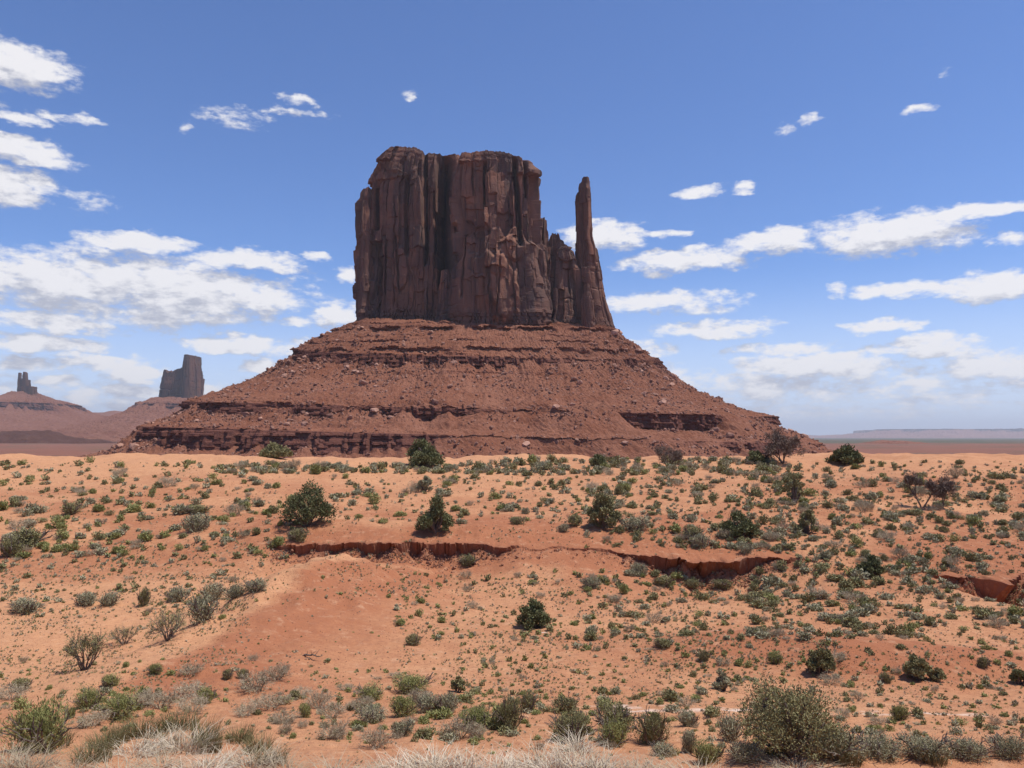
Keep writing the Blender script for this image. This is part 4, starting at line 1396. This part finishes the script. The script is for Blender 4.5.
# foreground plants: px, py foot, width, height, kind, label
FG = [
    (40, 752, 70, 46, 'green', "wide green and brown bush at the left edge of the foreground"),
    (122, 716, 46, 22, 'green', "rounded green bush above the rushes, right of the wide left bush"),
    (88, 708, 34, 20, 'green', "dome-shaped grey-green bush on bare sand at left"),
    (70, 718, 13, 12, 'green', "tiny round green bush just below the dome-shaped bush at left"),
    (155, 674, 16, 11, 'green', "small green tuft bush by the left ridge foot"),
    (110, 686, 22, 12, 'green', "bright green low bush left of centre of the left sand slope"),
    (206, 702, 24, 15, 'green', "bright green bush between dry grey bushes in the left foreground"),
    (305, 717, 17, 14, 'green', "round bright green bush among dry grey bushes, left of centre"),
    (20, 691, 26, 14, 'olive', "dark olive bush beside the flat at the left edge"),
    (228, 679, 14, 12, 'olive', "small dark olive bush, left of a similar one on the ridge foot"),
    (243, 678, 15, 10, 'olive', "small dark olive bush, right of a similar one on the ridge foot"),
    (370, 700, 34, 16, 'green', "bright green bush at the left end of the central green clump"),
    (412, 692, 44, 18, 'green', "light green bush at the top of the central green clump"),
    (402, 716, 34, 20, 'green', "rounded green bush in the middle of the central clump"),
    (428, 712, 28, 18, 'sage', "grey-green bush at the right end of the central green clump"),
    (372, 722, 36, 18, 'sage', "grey-green bush at the bottom left of the central clump"),
    (402, 736, 26, 16, 'sage', "grey sagebrush with brown base just below the central clump"),
    (478, 726, 44, 20, 'green', "wide light green bush left of the big centre-right thicket"),
    (446, 712, 28, 20, 'sage', "greyish bush left of the wide light green bush"),
    (511, 730, 34, 34, 'olive', "tall olive bush at the left end of the thicket right of centre"),
    (528, 712, 20, 22, 'olive', "upright olive bush behind the left end of the thicket"),
    (566, 712, 30, 18, 'olive', "round dark olive bush behind the thicket"),
    (572, 740, 48, 30, 'olive', "broad grey-olive bush in the middle of the thicket"),
    (614, 732, 52, 32, 'olive', "largest olive bush of the thicket, at its top"),
    (612, 746, 36, 26, 'green', "green bush at the bottom of the thicket"),
    (652, 744, 42, 34, 'olive', "dense olive bush at the right end of the thicket"),
    (688, 726, 26, 16, 'sage', "low sage bush right of the thicket"),
    (690, 752, 18, 22, 'sage', "narrow pale sage bush between the thicket and the big right bush"),
    (662, 756, 28, 14, 'sage', "low grey-green bush on sand below the thicket"),
    (731, 741, 30, 26, 'sage', "feathery sage bush left of the big right bush"),
    (708, 762, 34, 20, 'green', "low leafy green plant at the bottom edge left of the big right bush"),
    (745, 760, 46, 22, 'sage', "low sage bush at the foot of the big right bush, left side"),
    (830, 756, 76, 32, 'sage', "long low sage mound at the right foot of the big bush"),
    (880, 756, 52, 22, 'sage', "low sage mound along the bottom edge, right of the long mound"),
    (924, 756, 56, 24, 'sage', "sage mound along the bottom edge, with rushes in it"),
    (966, 756, 48, 20, 'sage', "smaller sage mound along the bottom edge near the right"),
    (1008, 756, 42, 22, 'sage', "sage mound at the bottom right corner"),
    (900, 720, 19, 15, 'green', "round green bush beside the pale wash at lower right"),
    (775, 664, 18, 12, 'green', "small round dark green bush left of the red mound"),
    (705, 660, 15, 12, 'olive', "round olive bush on the flat right of centre"),
    (663, 647, 24, 10, 'olive', "long low olive bush on the flat right of centre"),
    (886, 682, 16, 11, 'olive', "small grey bush alone in front of the lower right red mound"),
    (984, 667, 16, 12, 'olive', "small grey-olive bush on the right part of the lower red mound"),
    (413, 645, 19, 12, 'olive', "grey-green cushion bush alone on the smooth red slope"),
    (203, 620, 34, 26, 'sage', "pale grey-green sagebrush at the end of the sage row at left"),
    (178, 602, 28, 16, 'sage', "round pale sagebrush in the middle of the left sage row"),
    (212, 600, 30, 18, 'sage', "pale sagebrush topping the left sage row"),
    (235, 598, 24, 14, 'sage', "sagebrush right of the left sage row's top"),
    (255, 592, 26, 14, 'sage', "sagebrush at the right end of the left sage row"),
    (144, 606, 16, 20, 'olive', "upright dark bush standing in the left sage row"),
    (108, 606, 24, 14, 'sage', "round pale sagebrush left of the upright dark bush"),
    (84, 605, 28, 14, 'sage', "pale sagebrush second from the left end of the sage row"),
    (26, 612, 34, 14, 'sage', "wide pale sagebrush near the left edge, left end of the sage row"),
    (10, 556, 26, 20, 'olive', "dark round bush at the left edge, below the far dune"),
    (28, 544, 44, 18, 'olive', "long dark olive bush near the left edge of the far dune"),
    (196, 531, 34, 18, 'sage', "wide grey bush mound on the left slope under a flat olive bush"),
    (198, 512, 34, 8, 'olive', "flat olive bush on top of a small mound on the left slope"),
    (72, 514, 24, 14, 'olive', "dark olive bush beside a dead log on the left dune"),
    (634, 530, 34, 14, 'sage', "grey sagebrush at the right foot of the pointed olive juniper"),
    (575, 525, 22, 12, 'olive', "low olive bush at the left foot of the pointed olive juniper"),
    (517, 524, 20, 9, 'olive', "low dark bush on sand left of the pointed olive juniper"),
    (563, 531, 15, 8, 'sage', "grey cushion bush on bare sand left of the pointed olive juniper"),
    (693, 537, 26, 12, 'olive', "olive mound left of the low wide juniper"),
    (701, 547, 26, 14, 'sage', "grey mound below the olive mound, left of the low wide juniper"),
    (746, 553, 18, 10, 'sage', "grey cushion bush just above the right part of the bank"),
    (468, 565, 26, 11, 'olive', "green bush growing at the bank's foot, centre"),
    (590, 588, 24, 12, 'sage', "grey bush below the bank, right of centre"),
    (640, 574, 20, 12, 'sage', "grey-green bush left of the pair under the right bank"),
    (663, 585, 26, 10, 'olive', "low green bush under the right bank, left of two"),
    (692, 587, 20, 9, 'olive', "low green bush under the right bank, right of two"),
    (722, 588, 24, 10, 'olive', "wide low bush below the right end of the bank"),
    (298, 541, 24, 14, 'olive', "grey-olive bush on the bank top below the broad round juniper"),
]
gi_ = 0
for px, py, w, h, kind, label in FG:
    x, y, z, mpp = place(px, min(py, 764))
    t = empty("shrub", (x, y, z - .02))
    tag(t, label, "shrub")
    S = w * mpp * 1.15
    f_ = part("foliage", FINE[kind + ' big' if w >= 34 and py > 690 else kind][gi_ % 3], t)
    s_ = part("stems", STEM[gi_ % 2], t)
    hz = 1.1 * h * mpp / (.66 * .95)
    for o in (f_, s_):
        o.scale = (S, S, hz)
        o.rotation_euler = (0, 0, gi_ * 1.7)
    gi_ += 1

# tufts of dry grass and rushes along the near edge, and dry grey shrubs
TUFT = [
    (30, 772, 60, 40, 'greytuft'), (8, 766, 50, 34, 'greytuft'), (75, 775, 46, 30, 'greytuft'), (92, 762, 46, 30, 'rush'), (118, 742, 30, 26, 'rush'), (140, 738, 46, 30, 'rush'), (160, 748, 46, 36, 'straw'), (185, 752, 54, 44, 'straw'), (205, 744, 34, 40, 'rush'),
    (210, 752, 30, 32, 'rush'), (178, 730, 50, 26, 'rush'), (135, 756, 50, 30, 'straw'), (240, 742, 34, 24, 'rush'), (258, 752, 36, 26, 'rush'), (272, 764, 40, 26, 'rush'), (250, 768, 60, 30, 'straw'), (285, 772, 50, 22, 'greytuft'), (220, 766, 50, 24, 'straw'),
    (400, 774, 52, 34, 'straw'), (430, 776, 60, 42, 'straw'), (462, 778, 60, 42, 'straw'), (498, 776, 52, 38, 'straw'), (536, 772, 60, 40, 'straw'), (565, 776, 58, 46, 'straw'), (598, 778, 60, 40, 'straw'), (520, 770, 40, 26, 'greytuft'), (445, 768, 60, 28, 'greytuft'), (580, 768, 60, 34, 'greytuft'),
    (575, 752, 40, 34, 'straw'), (640, 774, 54, 26, 'greytuft'), (660, 778, 46, 26, 'greytuft'), (335, 778, 60, 20, 'greytuft'), (375, 776, 40, 24, 'greytuft'), (700, 780, 60, 24, 'greytuft'), (850, 764, 30, 26, 'rush'), (935, 763, 30, 26, 'rush'), (800, 772, 60, 24, 'greytuft'),
    (160, 768, 50, 26, 'greytuft'), (200, 776, 60, 30, 'straw'), (120, 778, 60, 24, 'greytuft'), (55, 746, 40, 24, 'rush'), (105, 748, 40, 24, 'rush')]
TL = {'straw': ("pale straw-coloured grass tuft in the near foreground", "pale grass tufts along the near edge"),
      'rush': ("olive-brown grass tuft in the near foreground", "olive grass tufts along the near edge"),
      'greytuft': ("grey dead grass tuft in the near foreground", "grey grass tufts along the near edge")}
for i, (px, py, w, h, k) in enumerate(TUFT):
    x, y, z, mpp = place(px, py)
    o = bpy.data.objects.new("grass_tuft", GR[k][i % 3])
    COL.objects.link(o)
    o.location = (x, y, z)
    o.scale = (w * mpp * .9, w * mpp * .9, h * mpp * (1.05 if k == 'rush' else .66))
    o.rotation_euler = (0, 0, i * 2.1)
    tag(o, TL[k][0], "grass tuft", TL[k][1])
DRY = [(190, 674, 22, 12), (190, 696, 30, 16), (146, 706, 28, 20), (160, 708, 36, 22), (192, 712, 30, 18), (93, 726, 32, 18), (277, 680, 26, 18), (255, 691, 40, 22), (272, 708, 34, 18), (318, 708, 26, 22), (332, 718, 30, 18), (282, 724, 30, 14), (332, 738, 28, 20), (376, 748, 30, 24), (460, 738, 36, 24),
       (395, 678, 13, 8), (10, 700, 30, 16), (245, 716, 26, 14), (285, 734, 16, 12), (687, 706, 18, 10), (835, 662, 20, 14), (420, 700, 20, 10), (120, 705, 16, 9), (300, 696, 20, 10), (830, 684, 18, 12), (858, 699, 14, 10), (878, 724, 18, 9)]
for i, (px, py, w, h) in enumerate(DRY):
    x, y, z, mpp = place(px, py)
    o = bpy.data.objects.new("dry_shrub", PR['dry'][i % 4])
    COL.objects.link(o)
    o.location = (x, y, z)
    o.scale = (w * mpp * 1.15, w * mpp * 1.15, h * mpp * 1.45)
    o.rotation_euler = (0, 0, i * 2.1)
    tag(o, "low grey dried-out shrub of fine twigs on the foreground sand", "dry shrub", "grey dried-out shrubs in the foreground")

# low shrubs everywhere: x0, y0, x1, y1, count, width px (lo, hi), weights green / sage / olive, label place
ZONES = [
    (0, 462, 270, 500, 75, 7, 17, (.2, .3, .5), "on the pale orange dune at far left"),
    (0, 500, 290, 560, 95, 8, 20, (.3, .4, .3), "on the left slope above the sage row"),
    (230, 466, 480, 474, 120, 8, 18, (.15, .5, .35), "in the band of scrub along the crest left of the spire"),
    (480, 460, 760, 476, 190, 8, 18, (.1, .5, .4), "in the band of scrub along the crest below the spire"),
    (330, 478, 620, 524, 130, 5, 16, (.2, .4, .4), "on the sand between the scrub band and the bank"),
    (600, 478, 800, 550, 190, 5, 17, (.1, .4, .5), "on the slope above the right part of the bank"),
    (760, 462, 1024, 560, 330, 6, 19, (.12, .38, .5), "on the wide right-hand slope"),
    (760, 556, 1024, 640, 190, 8, 24, (.1, .4, .5), "on the red ground at right, below the slope"),
    (600, 575, 780, 640, 110, 5, 19, (.2, .35, .45), "on the sand below the right part of the bank"),
    (700, 640, 1024, 735, 190, 4, 14, (.35, .25, .4), "on the red mounds and flat at lower right"),
    (400, 572, 620, 640, 110, 3, 13, (.45, .2, .35), "on the bare sand below the bank, centre"),
    (470, 620, 730, 705, 260, 3, 10, (.55, .15, .3), "on the flat beyond the foreground thicket"),
    (0, 560, 220, 620, 90, 4, 12, (.1, .4, .5), "around the left sage row"),
    (0, 660, 330, 740, 75, 4, 13, (.6, .1, .3), "on the near sand at left"),
    (330, 668, 500, 745, 75, 4, 12, (.6, .15, .25), "on the near sand at centre"),
    (480, 700, 1024, 760, 90, 4, 14, (.4, .35, .25), "on the near sand at right"),
    (360, 692, 700, 742, 46, 11, 28, (.5, .2, .3), "mixed into the green foreground clumps"),
    (0, 688, 350, 742, 34, 8, 20, (.5, .2, .3), "among the near plants at left"),
    (700, 716, 1024, 756, 34, 8, 22, (.4, .4, .2), "around the big lower right bush"),
    (250, 565, 420, 680, 26, 3, 8, (.4, .2, .4), "on the smooth red ridge"),
]
cand = []
for zi, (x0, y0, x1, y1, n, lo, hi, wts, where) in enumerate(ZONES):
    n = int(n * (2.3 if y0 > 476 else 1.75))
    sc_ = (x1 - x0 + 120 * (x0 == 0) + 130 * (x1 == 1024)) / (x1 - x0)
    n = int(n * sc_)
    x0, x1 = x0 - 120 * (x0 == 0), x1 + 130 * (x1 == 1024)
    wts = tuple(0.9 * q / sum(wts) for q in wts) + (.10,)
    r = np.random.default_rng(2000 + zi)
    qx, qy = [], []
    while len(qx) < n:
        m = 400
        ax, ay = r.uniform(x0 - 14 * (x0 > 0), x1 + 14, m), r.uniform(y0, y1, m)
        keep = fbm(ax / 38, ay / 13, 3, 60 + zi) + r.uniform(-1.0, 1.0, m) > 0
        qx += list(ax[keep])
        qy += list(ay[keep])
    qx, qy = np.array(qx[:n]), np.array(qy[:n])
    gx, gy, gz, ok = ground_hit(qx, qy)
    w = lo + (hi - lo) * r.uniform(0, 1, n) ** 3.0
    w = w * np.where(qy < 475, .85, 1)
    kk = r.choice(4, n, p=wts)
    bh_, v_ = bank_field(gx, gy)
    ok &= ~((bh_ > .3) & (v_ > -.8) & (v_ < .5))
    for i in range(n):
        if ok[i] and gy[i] < 190:
            cand.append((w[i], gx[i], gy[i], gz[i], ('green', 'sage', 'olive', 'dry')[kk[i]], where, r.uniform(.75, 1.35)))
cand.sort(key=lambda c: -c[0])
NAMES = {'green': ("green_shrub", "shrub", "small green shrub"), 'sage': ("sagebrush", "sagebrush", "small grey-green sagebrush"), 'olive': ("olive_shrub", "bush", "small dark olive shrub"), 'dry': ("dead_shrub", "dead shrub", "small grey dead shrub")}
count = {'green': 0, 'sage': 0, 'olive': 0, 'dry': 0}
rest = []
for j, (w, x, y, z, kind, where, asp) in enumerate(cand):
    S = w * y / F
    qx_ = float(project(x, y, z)[0])
    if count[kind] < 290 and w > 5 and -4 < qx_ < 1028:
        count[kind] += 1
        nm, cat, lab = NAMES[kind]
        o = bpy.data.objects.new(nm, PR[kind][j % len(PR[kind])])
        COL.objects.link(o)
        o.location = (x, y, z - .03)
        o.scale = (S * 1.12, S * 1.12 * (.8 + .4 * ((j * 7) % 10) / 10), S * (1.0 if kind == 'dry' else .72) * asp)
        o.rotation_euler = (0, 0, j * 1.3)
        tag(o, f"{lab} {where}", cat, f"{lab}s scattered {where}")
    else:
        rest.append((x, y, z, S, asp, kind))
for kind, mat in (('green', M_green), ('sage', M_sage), ('olive', M_olive), ('dry', M_grey)):
    rs_ = [c for c in rest if c[5] == kind]
    if not rs_:
        continue
    protos = [shrub_mesh(np.random.default_rng(2200 + j), 60, .34, .13, 4, .95) for j in range(4)]
    P_ = np.array([[c[0], c[1], c[2] - .02] for c in rs_])
    S_ = np.array([[c[3] * 1.1, c[3] * 1.1, c[3] * c[4] * .8] for c in rs_])
    tag(scatter_mesh("undergrowth", P_, S_, protos, mat, np.random.default_rng(5), True), kind="stuff")

# stubble: countless small tufts, seedlings and litter on the sand
r = np.random.default_rng(3100)
SP = []
for (x0, y0, x1, y1, n) in [(0, 575, 250, 690, 2600), (0, 540, 420, 600, 1300), (400, 570, 1024, 735, 2600), (0, 462, 1024, 560, 2600), (0, 650, 1024, 766, 2200), (640, 470, 1024, 600, 1900), (400, 565, 780, 700, 2200), (640, 560, 1024, 700, 1500)]:
    ax, ay = r.uniform(x0, x1, n * 3), r.uniform(y0, y1, n * 3)
    keep = fbm(ax / 60, ay / 18, 3, 140 + x0) + r.uniform(-.5, .5, n * 3) > .08
    gx, gy, gz, ok = ground_hit(ax[keep][:n], ay[keep][:n])
    ok &= (gy < 180)
    SP.append(np.stack([gx, gy, gz, (1.2 + 3.4 * r.uniform(0, 1, len(gx)) ** 1.8) * gy / F], -1)[ok])
SP = np.concatenate(SP)
protos = [shrub_mesh(np.random.default_rng(3200 + j), 16, .5, .20, 3, .9) for j in range(5)]
half = r.random(len(SP)) < .55
for sel, mat in ((half, M_olive), (~half, M_grey)):
    tag(scatter_mesh("grass_stubble", SP[sel][:, :3], np.stack([SP[sel][:, 3]] * 3, -1) * np.array([1, 1, .8]), protos, mat, np.random.default_rng(6), True), kind="stuff")

# clods and pebbles
q = np.random.default_rng(3300)
ax, ay = q.uniform(-60, 1090, 20000), q.uniform(470, 768, 20000)
gx, gy, gz, ok = ground_hit(ax, ay)
ok &= gy < 110
P_ = np.stack([gx, gy, gz], -1)[ok]
# fallen clods along the foot of the eroded bank
bx = q.uniform(BX[0], BX[-1], 5000)
bh0, _ = bank_field(bx, np.zeros(5000))
by0 = -bank_field(bx, np.zeros(5000))[1]
kp = q.uniform(0, 1, 5000) < bh0 * .8
cy = by0[kp] - np.abs(q.normal(.1, .9, kp.sum())) - .05
clod = np.stack([bx[kp], cy, ground_z(bx[kp], cy)], -1)
P_ = np.concatenate([P_, clod, clod[: len(clod) // 3] + [.15, -.1, .08]])
M_peb = mat_leaf("red clods", (0.20, 0.085, 0.05), (0.42, 0.21, 0.12))
tag(scatter_mesh("pebbles", P_, np.concatenate([np.clip(q.lognormal(-.6, .45, ok.sum()), .2, 1.6), np.clip(q.lognormal(.1, .5, len(P_) - ok.sum()), .5, 3.4)]) * P_[:, 1] / F * .8, LOW[:3], M_peb, q), kind="stuff")

# dead log on the left dune and dead branch on the red slope
for px, py, L, label in [(82, 501, 11, "weathered dead log lying beside an olive bush on the left dune"), (312, 658, 20, "dead grey branch lying on the smooth red slope")]:
    x, y, z, mpp = place(px, py)
    t = empty("dead_log", (x, y, z))
    tag(t, label, "log")
    rr = np.random.default_rng(px)
    ll = L * mpp
    pth, ra = limb(np.array([-ll / 2, .1, .05 * ll]), np.array([ll / 2, -.2, .12 * ll]), .05 * ll, .02 * ll, rr, 9, .08)
    link_mesh("trunk", *tube(pth, ra, 7), M_bark, t)
    for k in range(4):
        b0 = pth[2 + k]
        p2, r2 = limb(b0, b0 + np.array([rr.uniform(-.2, .3), rr.uniform(-.2, .2), rr.uniform(.12, .3)]) * ll, .018 * ll, .006 * ll, rr, 6, .1)
        link_mesh("branch", *tube(p2, r2, 5), M_bark, t)
